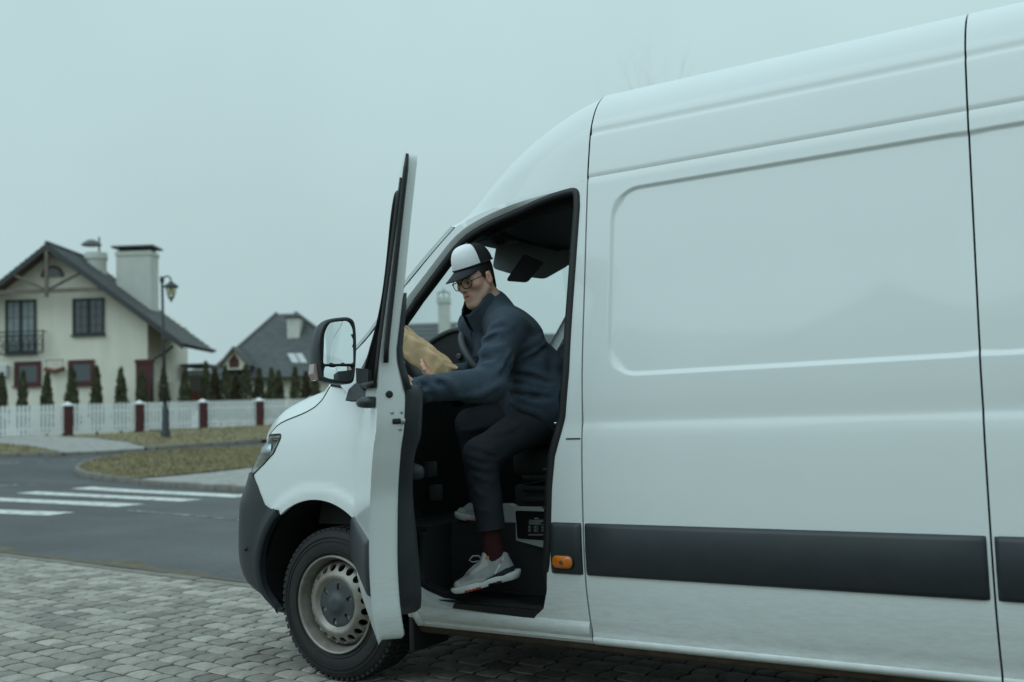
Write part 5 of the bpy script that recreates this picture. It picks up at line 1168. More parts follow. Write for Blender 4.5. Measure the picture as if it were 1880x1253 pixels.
MB().tube([atd(978, 400, 4.75), atd(1040, 425, 4.9)], .012, 7).build('grab_handle', m_cabg, van, smooth=True)
# plastic cowl between bonnet, wing and windscreen
_cw = [np.array(rows_b[-1][0]), cab_fn(-.06, 1.48), cab_fn(.0, 1.40), nose_fn(-.02, 1.385), nose_fn(*((seam_c[-1] + np.array([-.02, 1.385])) / 2))]
o = MB().add([p + (0, .004, 0) for p in _cw], [tuple(range(5))]).build('cowl_corner', m_plast, van); mirror_y(o, 'cowl_corner', van)
# ================================================================== the driver
class Sdf:
    """distance field on a grid; blobs are blended into it and the zero level is meshed"""
    def __init__(s, lo, hi, h):
        s.lo = np.asarray(lo, float); s.h = h; s.n = np.ceil((np.asarray(hi) - s.lo) / h).astype(int) + 1
        s.F = np.full(s.n, 0.2, np.float32)
    def block(s, lo, hi):
        a = np.clip(np.floor((np.asarray(lo) - s.lo) / s.h).astype(int), 0, s.n - 1); b = np.clip(np.ceil((np.asarray(hi) - s.lo) / s.h).astype(int) + 1, 1, s.n)
        g = [s.lo[i] + s.h * np.arange(a[i], b[i]) for i in range(3)]
        return tuple(slice(a[i], b[i]) for i in range(3)), g[0][:, None, None], g[1][None, :, None], g[2][None, None, :]
    def _mix(s, sl, d, k, sub=False):
        A = s.F[sl]; d = d.astype(np.float32)
        if sub: d = -d; h = np.clip(.5 - .5 * (A - d) / k, 0, 1) if False else np.maximum(k - np.abs(A - d), 0) / k; s.F[sl] = np.maximum(A, d) + h * h * k * .25
        else: h = np.maximum(k - np.abs(A - d), 0) / k; s.F[sl] = np.minimum(A, d) - h * h * k * .25
    def cone(s, a, b, ra, rb, k=.02, sub=False):
        a = np.asarray(a, float); b = np.asarray(b, float); m = max(ra, rb) + k + .03
        sl, X, Y, Z = s.block(np.minimum(a, b) - m, np.maximum(a, b) + m); d = b - a; L2 = d @ d + 1e-9
        t = np.clip(((X - a[0]) * d[0] + (Y - a[1]) * d[1] + (Z - a[2]) * d[2]) / L2, 0, 1)
        D = np.sqrt((X - a[0] - t * d[0]) ** 2 + (Y - a[1] - t * d[1]) ** 2 + (Z - a[2] - t * d[2]) ** 2) - (ra + (rb - ra) * t); s._mix(sl, D, k, sub)
    def ell(s, c, R, ax=None, k=.02, sub=False):
        c = np.asarray(c, float); R = np.asarray(R, float); ax = np.eye(3) if ax is None else np.asarray(ax); m = R.max() + k + .03
        sl, X, Y, Z = s.block(c - m, c + m); q = [(X - c[0]) * ax[i][0] + (Y - c[1]) * ax[i][1] + (Z - c[2]) * ax[i][2] for i in range(3)]
        k0 = np.sqrt(sum((q[i] / R[i]) ** 2 for i in range(3))); k1 = np.sqrt(sum((q[i] / R[i] ** 2) ** 2 for i in range(3))) + 1e-6
        s._mix(sl, k0 * (k0 - 1) / k1, k, sub)
    def box(s, c, H, r, ax, k=.02, sub=False):
        c = np.asarray(c, float); H = np.asarray(H, float); m = np.linalg.norm(H) + r + k + .02
        sl, X, Y, Z = s.block(c - m, c + m); q = [np.abs((X - c[0]) * ax[i][0] + (Y - c[1]) * ax[i][1] + (Z - c[2]) * ax[i][2]) - H[i] for i in range(3)]
        D = np.sqrt(sum(np.maximum(v, 0) ** 2 for v in q)) + np.minimum(np.maximum(np.maximum(q[0], q[1]), q[2]), 0) - r; s._mix(sl, D, k, sub)
    def cut(s, p, n, k=.004):
        n = np.asarray(n, float) / np.linalg.norm(n); p = np.asarray(p, float); sl, X, Y, Z = s.block(s.lo, s.lo + s.h * s.n)
        s._mix(sl, -((X - p[0]) * n[0] + (Y - p[1]) * n[1] + (Z - p[2]) * n[2]), k, True)
    def warp(s, fn, band=.03):
        I = np.argwhere(np.abs(s.F) < band); P = s.lo + I * s.h; s.F[tuple(I.T)] += fn(P[:, 0], P[:, 1], P[:, 2]).astype(np.float32)
    def hit(s, u, v):
        d = ray(u, v); d = d / np.linalg.norm(d); prev = 1.0
        for t in np.arange(3.4, 5.6, s.h * .5):
            p = CAM + d * t; i = np.round((p - s.lo) / s.h).astype(int)
            if (i < 0).any() or (i >= s.n).any(): continue
            if s.F[tuple(i)] < 0: return p, d
        return None, d
    def ridge(s, px, r, k=.018, proud=.45, groove=False):
        P = []
        for u, v in resample([np.array(q, float) for q in px], 9, closed=False):
            p, d = s.hit(u, v)
            if p is not None: P.append(p + d * (r * (1 - proud) if not groove else -r * .25))
        for i in range(len(P) - 1):
            if np.linalg.norm(P[i + 1] - P[i]) > .09: continue
            a = min(1, 2.2 * min(i + .6, len(P) - 1 - i) / max(1, len(P) - 1)) if len(P) > 2 else 1; b = min(1, 2.2 * min(i + 1, len(P) - 1 - i - .4) / max(1, len(P) - 1)) if len(P) > 2 else 1
            s.cone(P[i], P[i + 1], r * max(.45, a), r * max(.45, b), k, groove)
    def mesh(s):
        F = s.F; S = F < 0; c = [S[i:i + F.shape[0] - 1, j:j + F.shape[1] - 1, k:k + F.shape[2] - 1] for i in (0, 1) for j in (0, 1) for k in (0, 1)]
        al = c[0].copy(); an = c[0].copy()
        for q in c[1:]: al &= q; an |= q
        I = np.argwhere(an & ~al); idx = -np.ones(an.shape, np.int32); idx[tuple(I.T)] = np.arange(len(I))
        off = [(i, j, k) for i in (0, 1) for j in (0, 1) for k in (0, 1)]; val = np.stack([F[I[:, 0] + o[0], I[:, 1] + o[1], I[:, 2] + o[2]] for o in off], 1)
        acc = np.zeros((len(I), 3)); cnt = np.zeros(len(I))
        for a in range(8):
            for b in range(a + 1, 8):
                oa, ob = np.array(off[a]), np.array(off[b])
                if np.abs(oa - ob).sum() != 1: continue
                va, vb = val[:, a], val[:, b]; x = (va < 0) != (vb < 0); t = np.where(x, va / np.where(x, va - vb, 1), 0)
                acc += np.where(x[:, None], oa + t[:, None] * (ob - oa), 0); cnt += x
        V = s.lo + (I + acc / cnt[:, None]) * s.h; Q = []
        for ax in range(3):
            u, v = (ax + 1) % 3, (ax + 2) % 3; sh = [slice(None)] * 3; sh[ax] = slice(0, -1); s2 = [slice(None)] * 3; s2[ax] = slice(1, None)
            A = S[tuple(sh)]; B = S[tuple(s2)]; E = np.argwhere(A != B); E = E[(E[:, u] > 0) & (E[:, v] > 0) & (E[:, u] < F.shape[u] - 1) & (E[:, v] < F.shape[v] - 1)]
            if not len(E): continue
            def cell(du, dv): e = E.copy(); e[:, u] -= du; e[:, v] -= dv; return idx[tuple(e.T)]
            q = np.stack([cell(1, 1), cell(0, 1), cell(0, 0), cell(1, 0)], 1); fl = ~A[tuple(E.T)]; q[fl] = q[fl][:, ::-1]; Q.append(q)
        Q = np.concatenate(Q); Q = Q[(Q >= 0).all(1)]
        return V, Q
    def build(s, name, m, parent, smooth_iter=1):
        V, Q = s.mesh(); me = bpy.data.meshes.new(name)
        for _ in range(smooth_iter):                        # light relaxation
            acc = np.zeros_like(V); n = np.zeros(len(V))
            for a, b in ((0, 1), (1, 2), (2, 3), (3, 0)):
                np.add.at(acc, Q[:, a], V[Q[:, b]]); np.add.at(n, Q[:, a], 1); np.add.at(acc, Q[:, b], V[Q[:, a]]); np.add.at(n, Q[:, b], 1)
            V = V * .5 + .5 * acc / n[:, None]
        me.vertices.add(len(V)); me.vertices.foreach_set('co', V.ravel()); me.loops.add(len(Q) * 4); me.loops.foreach_set('vertex_index', Q.ravel())
        me.polygons.add(len(Q)); me.polygons.foreach_set('loop_start', np.arange(0, len(Q) * 4, 4)); me.polygons.foreach_set('use_smooth', np.ones(len(Q), bool)); me.update(calc_edges=True)
        return link(name, me, m, parent), V

UP = np.array([0, 0, 1.0])
def J(u, v, b): return atd(u, v, 4.5 + b)
FC = -RV * math.cos(.44) - DV * math.sin(.44); LF = np.cross(UP, FC)      # chest facing, person's left
neck = J(903, 562, .12)
shL, shR = J(932, 604, -.06), J(876, 598, .28)
chest, belly, pelv = J(939, 640, .12), J(972, 694, .13), J(990, 748, .14)
elL, wrL = J(897, 705, -.20), J(777, 714, -.36)
elR, wrR = J(884, 686, .30), J(812, 693, .10)
hipL, kneL, ankL = J(984, 772, .03), J(882, 836, -.04), J(905, 990, -.03)
hipR, kneR, ankR = J(978, 756, .24), J(866, 780, .24), J(888, 930, .33)
person = empty('person', J(985, 790, .15), label='driver in white and navy cap, glasses and blue fleece, stepping out of the van', cat='person')

# ---- head frame
yaw = math.radians(41); pit = math.radians(19); rol = math.radians(4)
hf0 = -RV * math.sin(yaw) - DV * math.cos(yaw); HF_ = hf0 * math.cos(pit) - UP * math.sin(pit); HL = np.cross(UP, hf0); HU = np.cross(HF_, HL)
HL, HU = HL * math.cos(rol) + HU * math.sin(rol), HU * math.cos(rol) - HL * math.sin(rol)
HO = J(874, 515, .04); HS = .94
def hp_(x, y, z): return HO + (HF_ * x + HL * y + HU * z) * HS
HAX = (HF_, HL, HU)

# ---- trousers
m_trou = mat('navy_trousers', (0.023, 0.028, 0.037), 0.85, var=0.12, vscale=40, bump=0.25, bscale=400, bdist=0.001)
allp = np.array([hipL, kneL, ankL, hipR, kneR, ankR, pelv, belly])
S = Sdf(allp.min(0) - .2, allp.max(0) + .2, .006)
S.cone(hipL, kneL, .100, .074, .03); S.cone(kneL, ankL, .076, .060, .03); S.cone(hipR, kneR, .105, .074, .03); S.cone(kneR, ankR, .074, .060, .03)
S.cone(pelv + LF * .05 - UP * .03, pelv - LF * .07 - UP * .03, .12, .12, .06); S.cone(hipL, hipR, .10, .10, .05)
def folds(c, ax, freq, amp, rad, ph=0.0, wob=.5):
    ax = np.asarray(ax, float) / np.linalg.norm(ax); pe = np.cross(ax, DV); pe /= np.linalg.norm(pe)
    def f(X, Y, Z):
        q = (X - c[0]) * ax[0] + (Y - c[1]) * ax[1] + (Z - c[2]) * ax[2]; w = (X - c[0]) * pe[0] + (Y - c[1]) * pe[1] + (Z - c[2]) * pe[2]
        d = np.sqrt((X - c[0]) ** 2 + (Y - c[1]) ** 2 + (Z - c[2]) ** 2); g = np.exp(-(d / rad) ** 2)
        dd = (X - c[0]) * DV[0] + (Y - c[1]) * DV[1]; br = .45 + .55 * np.sin(19 * w + 23 * dd + 5 * ph) * np.sin(31 * q - 13 * dd + 2 * ph)
        return g * amp * br * np.sin(freq * .62 * q + 14 * w + wob * np.sin(21 * w + 16 * dd + ph) + ph)
    return f
d1 = kneL - hipL; d2 = ankL - kneL
S.warp(folds(kneL + np.array([0, 0, -.03]), d2 + np.array([.1, 0, 0]), 150, .006, .11, .4)); S.warp(folds(kneL + d2 * .25, d2 + RV * .35, 120, .005, .12, 1.9)); S.warp(folds(hipL + d1 * .25, d1, 90, .006, .14, .7))
S.warp(folds(kneR, d2, 130, .005, .1, 2.2)); S.warp(folds(ankL, d2, 70, .003, .1, 0))
for px, r in (([(862, 818), (885, 824), (915, 836)], .010), ([(859, 834), (885, 842), (914, 844)], .010), ([(860, 850), (884, 859), (910, 861)], .010), ([(866, 868), (885, 878), (905, 885)], .009), ([(905, 800), (935, 790), (965, 772)], .011), ([(845, 790), (870, 788), (900, 782)], .010), ([(872, 900), (890, 912)], .008), ([(876, 935), (905, 940)], .007)): S.ridge(px, r, .014, .35)
S.cut(ankL + (ankL - kneL) / np.linalg.norm(ankL - kneL) * -.045, ankL - kneL); S.cut(ankR + np.array([0, 0, -.01]), (0, 0, -1)) if False else None
tro, _ = S.build('trousers', m_trou, person)
hm = []; ax_ = (ankL - kneL) / np.linalg.norm(ankL - kneL); hc_ = ankL - ax_ * .048; e_a = np.cross(ax_, DV); e_a /= np.linalg.norm(e_a); e_b = np.cross(ax_, e_a)
MB().tube([hc_ + (e_a * math.cos(q) + e_b * math.sin(q)) * .0605 for q in np.linspace(0, 6.2832, 28)], .0045, 6, cap=False).build('hem', m_trou, tro, smooth=True)

# ---- fleece jacket
m_fl = mat('blue_fleece', (0.038, 0.058, 0.086), 0.95, color2=(0.051, 0.076, 0.108), vscale=90, bump=0.5, bscale=350, bdist=0.003, sheen=0.06)
pts = np.array([neck, shL, shR, elL, wrL, elR, wrR, pelv, chest])
S = Sdf(pts.min(0) - .22, pts.max(0) + .2, .006)
for sg in (1, -1):
    S.cone(chest + LF * .085 * sg, belly + LF * .075 * sg, .130, .130, .06); S.cone(belly + LF * .075 * sg, pelv + LF * .07 * sg, .132, .142, .05)
ub = J(928, 604, .13); S.cone(ub + LF * .06, ub - LF * .09, .095, .095, .07)
S.cone(neck - np.array([0, 0, .03]), shL, .075, .082, .05); S.cone(neck - np.array([0, 0, .03]), shR, .075, .082, .05)
S.cone(neck, chest, .075, .10, .05)
S.cone(shL, elL, .080, .072, .045); S.cone(elL, wrL, .073, .054, .025); S.cone(wrL, wrL + (wrL - elL) * .10, .050, .045, .012)
S.cone(shR, elR, .082, .068, .045); S.cone(elR, wrR, .068, .048, .025)
S.cone(elL + np.array([.0, 0, -.02]), elL + np.array([0, 0, -.02]) + (wrL - elL) * .3, .062, .05, .03)       # sleeve hanging under the forearm
hemc = J(990, 742, .12); S.cone(hemc + LF * .095, hemc - LF * .08, .142, .135, .04); S.cone(J(966, 732, -.04), J(1002, 748, -.02), .042, .050, .05)
fa_ = wrL - elL; ua_ = elL - shL; to_ = pelv - chest
for c, a, fr, am, ra, ph in ((elL - fa_ * .02 + UP * .03, fa_ + ua_ * -.3, 95, .012, .10, .3), (elL + fa_ * .55, fa_, 85, .008, .10, 1.4), (wrL - fa_ * .1, fa_, 140, .008, .07, .2), (shL + ua_ * .55, ua_ + RV * .1, 70, .009, .13, 2.0),
                             (shL - UP * .02, RV + UP * .4, 60, .007, .12, .9), (belly + LF * .1, to_ + RV * .1, 62, .014, .15, .5), (pelv + LF * .1 + UP * .02, to_ + RV * .2, 75, .012, .13, 1.6), (chest + LF * .12 + RV * .08, RV * .6 + UP, 50, .010, .16, 0.2), (elR, wrR - elR, 90, .008, .1, .4)):
    S.warp(folds(c, a, fr, am, ra, ph, 1.2), .04)
def lumps(X, Y, Z): return .0030 * np.sin(23 * X + 11 * Y) * np.sin(19 * Z + 7 * Y + 1) + .0015 * np.sin(51 * X - 20 * Z) * np.sin(43 * Z + 31 * Y)
S.warp(lumps, .04)
for px, r in (([(866, 664), (883, 649), (901, 646), (925, 636)], .017), ([(854, 675), (868, 668), (890, 667), (905, 672)], .015), ([(881, 637), (899, 622), (936, 605)], .016), ([(800, 694), (823, 704), (832, 714)], .013),
              ([(768, 701), (781, 697), (788, 705)], .012), ([(775, 716), (790, 712), (800, 718)], .010), ([(945, 676), (976, 685), (1008, 699)], .019), ([(937, 712), (971, 718), (1014, 721)], .018), ([(950, 695), (985, 703), (1018, 712)], .013),
              ([(947, 664), (979, 652), (1006, 625)], .016), ([(955, 640), (985, 628), (1000, 610)], .014), ([(938, 736), (955, 747), (985, 756), (1004, 770)], .014), ([(885, 610), (893, 640)], .011), ([(905, 600), (925, 592), (940, 600)], .012), ([(840, 727), (880, 724), (920, 705)], .012), ([(905, 690), (925, 672), (934, 650)], .014), ([(960, 725), (975, 738), (990, 742)], .012)): S.ridge(px, r, .022, .36)
for px, r in (([(944, 648), (933, 675), (920, 690)], .013), ([(868, 673), (885, 660), (905, 658)], .010), ([(800, 702), (815, 708)], .009), ([(772, 707), (786, 712)], .008), ([(948, 687), (980, 694), (1010, 705)], .010), ([(940, 723), (975, 729), (1010, 732)], .010), ([(890, 628), (915, 615)], .008), ([(960, 664), (985, 655), (1002, 638)], .009), ([(862, 560), (868, 600)], .006)): S.ridge(px, r, .016, groove=True)
ncut = (HO - neck) / np.linalg.norm(HO - neck); S.cone(neck + ncut * .085, neck + ncut * .20, .062, .10, .012, True)
jk, _ = S.build('fleece_jacket', m_fl, person)
# hem band and cuff
hb_ = [hemc + FC * math.cos(q) * .148 + LF * math.sin(q) * .215 + UP * (-.055 + .012 * math.sin(3 * q)) + RV * .0 for q in np.linspace(0, 6.2832, 40)]
cx_ = (wrL - elL) / np.linalg.norm(wrL - elL); ca = np.cross(cx_, UP); ca /= np.linalg.norm(ca); cb = np.cross(cx_, ca)
MB().tube([wrL + cx_ * .035 + (ca * math.cos(q) + cb * math.sin(q)) * .043 for q in np.linspace(0, 6.2832, 24)], .008, 7, cap=False).build('cuff', m_fl, jk, smooth=True)
# standing collar, open at the front, dark lining inside
na = ncut * .9 + FC * .25; na /= np.linalg.norm(na); nb_ = FC - na * (FC @ na); nb_ /= np.linalg.norm(nb_); nc_ = np.cross(na, nb_)
cbase = J(892, 570, .10)
def collar(r0, r1, h0, h1, gap, n=40, lo=0.0):
    rows = []
    for k in range(9):
        t = k / 8; row = []
        for q in np.linspace(gap, 2 * math.pi - gap, n):
            fr = .5 + .5 * math.cos(q); r = r0 + (r1 - r0) * t + .018 * fr * (1 - .3 * t); h = h0 + (h1 + .042 * (1 - fr) - h0) * t
            row.append(cbase + na * h + nb_ * r * math.cos(q) * 1.0 + nc_ * r * math.sin(q) * .95 + na * .004 * math.sin(5 * q + t * 3))
        rows.append(row)
    return rows
A = collar(.098, .075, -.02, .068, .22); B = collar(.086, .066, -.015, .066, .22)
MB().grid(A + [A[-1]]).build('collar', m_fl, jk, smooth=True)
MB().grid([A[-1]] + B[::-1]).build('collar_lining', mat('dark_lining', (0.010, 0.011, 0.013), .95), jk, smooth=True)
zp = MB(); zp.tube([r[0] + nb_ * .002 for r in A], .003, 5); zp.tube([r[-1] + nb_ * .002 for r in A], .003, 5); zp.build('zip', m_black, jk)
MB().tube([A[2][0] + nb_ * .006, A[0][0] + nb_ * .008 - UP * .02], .003, 5).build('zip_pull', m_black, jk)

# ---- body: one continuous skin mesh (head, hands and everything under the clothes)
toeL, heelL = J(836, 1086, -.06), J(940, 1052, -.03); toeR, heelR = J(845, 946, .30), J(912, 955, .36)
pts = np.array([HO + UP * .2, neck, shL, shR, elL, wrL, wrR, pelv, toeL, heelR, heelL, toeR, HO - RV * .2, wrL - RV * .15, HO - DV * .15])
S = Sdf(pts.min(0) - .12, pts.max(0) + .12, .0042)
E_ = lambda x, y, z, R, k=.02, sub=False: S.ell(hp_(x, y, z), np.array(R) * HS, HAX, k, sub)
C_ = lambda a, b, ra, rb, k=.015, sub=False: S.cone(hp_(*a), hp_(*b), ra * HS, rb * HS, k, sub)
E_(-.012, 0, .048, (.098, .076, .088)); E_(.030, 0, -.035, (.062, .056, .082), .03)
for s in (1, -1):
    C_((.0, .056 * s, -.045), (.068, .016 * s, -.102), .018, .017, .03); E_(.062, .044 * s, -.012, (.026, .022, .020), .03)
    C_((.083, .012 * s, .034), (.070, .048 * s, .030), .011, .010, .025)
E_(.076, 0, -.104, (.020, .024, .018), .025); C_((.088, 0, .020), (.116, 0, -.022), .0095, .0125, .014); C_((.078, 0, .045), (.090, 0, .01), .012, .010, .03)
for s in (1, -1): E_(.100, .012 * s, -.026, (.013, .009, .009), .008)
E_(.080, 0, -.062, (.022, .030, .024), .02)
C_((.099, .0, -.056), (.088, .021, -.060), .0062, .004, .006); C_((.099, .0, -.056), (.088, -.021, -.060), .0062, .004, .006)
C_((.097, .0, -.069), (.088, .018, -.066), .0072, .004, .006); C_((.097, .0, -.069), (.088, -.018, -.066), .0072, .004, .006)
for s in (1, -1): E_(.098, .032 * s, .010, (.017, .019, .012), .012, True); E_(.086, .032 * s, .016, (.010, .016, .006), .006)
C_((.108, .03, -.0625), (.108, -.03, -.0625), .0105, .0105, .003, True)
for s in (1, -1):                                            # ears
    E_(-.008, .080 * s, -.004, (.020, .012, .034), .008); E_(.001, .091 * s, -.002, (.011, .007, .020), .006, True)
C_((-.030, 0, -.03), (-.045, 0, -.13), .056, .055, .03); S.cone(hp_(-.04, 0, -.12), neck, .056, .062, .03); S.cone(hp_(.03, 0, -.09), neck + FC * .02, .03, .04, .03)
S.cone(neck, chest, .06, .10, .05); S.cone(chest + LF * .07, chest - LF * .07, .10, .10, .05); S.cone(chest, belly, .11, .11, .05); S.cone(belly, pelv, .11, .11, .05)
S.cone(shL, elL, .052, .042, .03); S.cone(elL, wrL, .042, .029, .02); S.cone(shR, elR, .052, .042, .03); S.cone(elR, wrR, .042, .029, .02); S.cone(neck, shL, .05, .05, .03); S.cone(neck, shR, .05, .05, .03)
S.cone(pelv, hipL, .10, .085, .04); S.cone(pelv, hipR, .10, .085, .04); S.cone(hipL, kneL, .080, .055, .03); S.cone(kneL, ankL, .050, .030, .02); S.cone(hipR, kneR, .080, .055, .03); S.cone(kneR, ankR, .052, .036, .02)
S.cone(ankL, J(912, 1045, -.03), .030, .022, .02); S.cone(ankR, heelR, .034, .02, .02); S.cone(J(915, 1048, -.03), J(865, 1070, -.05), .024, .014, .02); S.cone(heelR - UP * 0, (heelR + toeR) / 2, .018, .014, .02)
# right hand under the parcel
def finger(P, r0, r1): 
    for i in range(len(P) - 1): f = i / (len(P) - 1); f2 = (i + 1) / (len(P) - 1); S.cone(P[i], P[i + 1], r0 + (r1 - r0) * f, r0 + (r1 - r0) * f2, .004)
S.cone(wrR, J(803, 692, .0), .027, .034, .02); S.ell(J(799, 692, -.02), (.040, .03, .022), None, .015)
finger([J(802, 694, -.02), J(788, 684, -.085), J(778, 672, -.095), J(774, 662, -.085)], .0100, .0074); finger([J(805, 696, -.02), J(791, 690, -.090), J(780, 679, -.102), J(774, 670, -.095)], .0104, .0076)
finger([J(807, 698, -.02), J(796, 695, -.088), J(785, 686, -.100), J(779, 678, -.096)], .0100, .0072); finger([J(809, 700, -.01), J(801, 699, -.08), J(792, 693, -.09), J(787, 686, -.088)], .0086, .0066)
finger([J(796, 680, .03), J(785, 662, .05), J(776, 650, .05)], .0118, .0085)
# left hand pressed on the door trim
pL = wrL + cx_ * .085; S.cone(wrL, pL, .026, .036, .02)
for k, (dz, L, sp) in enumerate(((.030, .080, .018), (.011, .092, .006), (-.009, .086, -.006), (-.028, .066, -.018))):
    b0 = pL + UP * dz; finger([b0, b0 + cx_ * L * .45 + UP * sp * .4 - DV * .006, b0 + cx_ * L * .8 + UP * sp * .8 + DV * .004, b0 + cx_ * L + UP * sp + DV * .012], .0095, .0068)
finger([pL - cx_ * .05 + UP * .02, pL - cx_ * .01 + UP * .055, pL + cx_ * .03 + UP * .07], .0125, .0085)
m_skin = mat('skin', (0.40, 0.235, 0.175), 0.55, var=0.06, vscale=30, sss=0.12, bump=0.08, bscale=300, bdist=.001)
body, V = S.build('body', m_skin, person)
# complexion: redder lips, nose and cheeks (colour of the skin itself)
L3 = (V - HO) @ np.stack([HF_, HL, HU], 1) / HS; base = np.array([0.80, 0.49, 0.385]); colr = np.tile(base, (len(V), 1))
def blend(mask, c):
    global colr
    colr = colr * (1 - mask[:, None]) + np.asarray(c) * mask[:, None]
gs = lambda p, r: np.exp(-(((L3 - np.asarray(p)) / np.asarray(r)) ** 2).sum(1))
blend(.75 * np.clip(gs((.110, 0, -.022), (.016, .016, .014)) + .8 * gs((.08, .045, -.018), (.03, .02, .016)) + .8 * gs((.08, -.045, -.018), (.03, .02, .016)) + .6 * gs((-.005, .085, 0), (.02, .015, .03)), 0, 1), (.74, .27, .21))
blend(np.clip(1.3 * gs((.10, 0, -.0625), (.016, .022, .0095)), 0, 1), (.60, .20, .17))
blend(.35 * np.clip(gs((.08, 0, -.09), (.03, .045, .03)), 0, 1), (.56, .35, .28))            # shaven chin
hm_ = ((V @ UP) < HO[2] - .35).astype(float); blend(.5 * hm_, (.70, .36, .27))
at = body.data.color_attributes.new('complexion', 'FLOAT_COLOR', 'POINT'); at.data.foreach_set('color', np.concatenate([colr, np.ones((len(V), 1))], 1).ravel())
nt = m_skin.node_tree; an_ = nt.nodes.new('ShaderNodeAttribute'); an_.attribute_name = 'complexion'; nt.links.new(an_.outputs['Color'], nt.nodes['Principled BSDF'].inputs['Base Color'])
# eyes, brows, hair
m_hair = mat('dark_brown_hair', (0.016, 0.011, 0.008), .6, var=.3, vscale=60, bump=.6, bscale=250, bdist=.002, stretch=(1, 1, .2))
for s in (1, -1):
    ey = MB().lathe([(0, .0118)] + [(.0118 * math.sin(q), .0118 * math.cos(q)) for q in np.linspace(.1, math.pi, 9)], hp_(.0805, .032 * s, .009), HF_ * .95 - HU * .2, 14).build('eye', mat('eye_white', (.5, .48, .46), .25), person, smooth=True)
    gz_d = HF_ * .93 - HU * .35; gz_d /= np.linalg.norm(gz_d); MB().lathe([(0, .0123), (.0052, .0117)], hp_(.0805, .032 * s, .009), gz_d, 12).build('iris', mat('iris_brown', (.02, .014, .01), .15), ey)
    MB().tube([hp_(.100, .014 * s, .031), hp_(.098, .030 * s, .036), hp_(.084, .051 * s, .031)], [.0042, .0046, .002], 6).build('eyebrow', m_hair, person, smooth=True)
rows = []
for q in np.linspace(math.radians(62), math.radians(298), 60):
    row = []; side = abs(math.sin(q)); back = max(0, -math.cos(q))
    low = -.045 * back + (.020 if side > .75 else .02 - .06 * back); a_deg = math.degrees(min(q, 2 * math.pi - q))
    low = float(np.interp(a_deg, [62, 72, 80, 86, 95, 108, 125, 180], [.050, .01, -.010, .016, .036, .026, -.055, -.075]))
    for t in np.linspace(0, 1, 8):
        z = low + (.098 - low) * t; rz = math.sqrt(max(.02, 1 - ((z - .048) / .092) ** 2)) if z > .048 else 1.0 - .15 * max(0, (.048 - z) / .12) ** 1.2
        row.append(hp_(-.012 + .1025 * rz * math.cos(q), .0805 * rz * math.sin(q), z))
    rows.append(row)
MB().grid(rows).build('hair', m_hair, person, smooth=True)
# ---- trucker cap
m_capw = mat('cap_white_foam', (0.86, 0.88, 0.91), .85, var=.03, vscale=20, bump=.2, bscale=300, bdist=.001); m_capn = mat('cap_navy', (0.020, 0.024, 0.032), .85, bump=.3, bscale=400, bdist=.001); m_capm = mat('cap_mesh', (0.013, 0.013, 0.015), .9, bump=.7, bscale=500, bdist=.002)
cpit = .10
def cap_pt(q, t, o=0.0):
    """q: angle from the front, t: 0 at the band .. 1 at the button"""
    fr = max(0, math.cos(q)); a = t * math.pi / 2; R = math.cos(a) ** (.70 - .24 * fr ** .5); H = .102 + .006 * fr
    x = (.114 + .004 * fr) * R * math.cos(q) + o * math.cos(q) - .008 - .01 * t; y = (.0875 + o) * R * math.sin(q); z = H * math.sin(a) ** 1.02 + o * math.sin(a)
    x2 = x * math.cos(cpit) + z * math.sin(cpit) * .6; return hp_(x2 - .004, y, .076 + z - x * math.sin(cpit) * .10)
def cap_sector(q0, q1, n): return [[cap_pt(q, t) for t in np.linspace(0, 1, 18)] for q in np.linspace(q0, q1, n)]
qf = math.radians(73)
cap = MB().grid(cap_sector(-qf, qf, 26)).build('cap', m_capw, person, smooth=True)
MB().grid(cap_sector(qf, 2 * math.pi - qf, 40)).build('cap_mesh_back', m_capm, cap, smooth=True)
for s in (qf, -qf): MB().tube([cap_pt(s, t, .0012) for t in np.linspace(0, .98, 16)], .0016, 5).build('seam', m_capn, cap)
MB().tube([cap_pt(q, 0.0, .001) for q in np.linspace(0, 2 * math.pi, 50)], .0035, 6, cap=False).build('cap_band', m_capn, cap, smooth=True)
MB().lathe([(0, .006), (.006, .004), (.008, 0)], cap_pt(0, 1), HU, 10).build('cap_button', m_capn, cap, smooth=True)
vis = []
for k in range(13):
    t = k / 12; row = []
    for q in np.linspace(-math.radians(72), math.radians(72), 31):
        p = cap_pt(q, .01, .001) - HO; d = np.array([p @ HF_, p @ HL, p @ HU]); w = math.cos(q * 1.18) ** .55 if abs(q) < 1.32 else 0; L = .092 * w * t
        y = d[1] * (1 - .06 * t); row.append(hp_(d[0] + L, y, d[2] - .46 * L - 3.2 * y * y * t ** .7 * (1 if True else 0) + .006 * t))
    vis.append(row)
low = [[np.asarray(p) - HU * .0035 for p in r] for r in vis]
MB().grid(vis + low[::-1]).build('cap_visor', m_capn, cap, smooth=True)
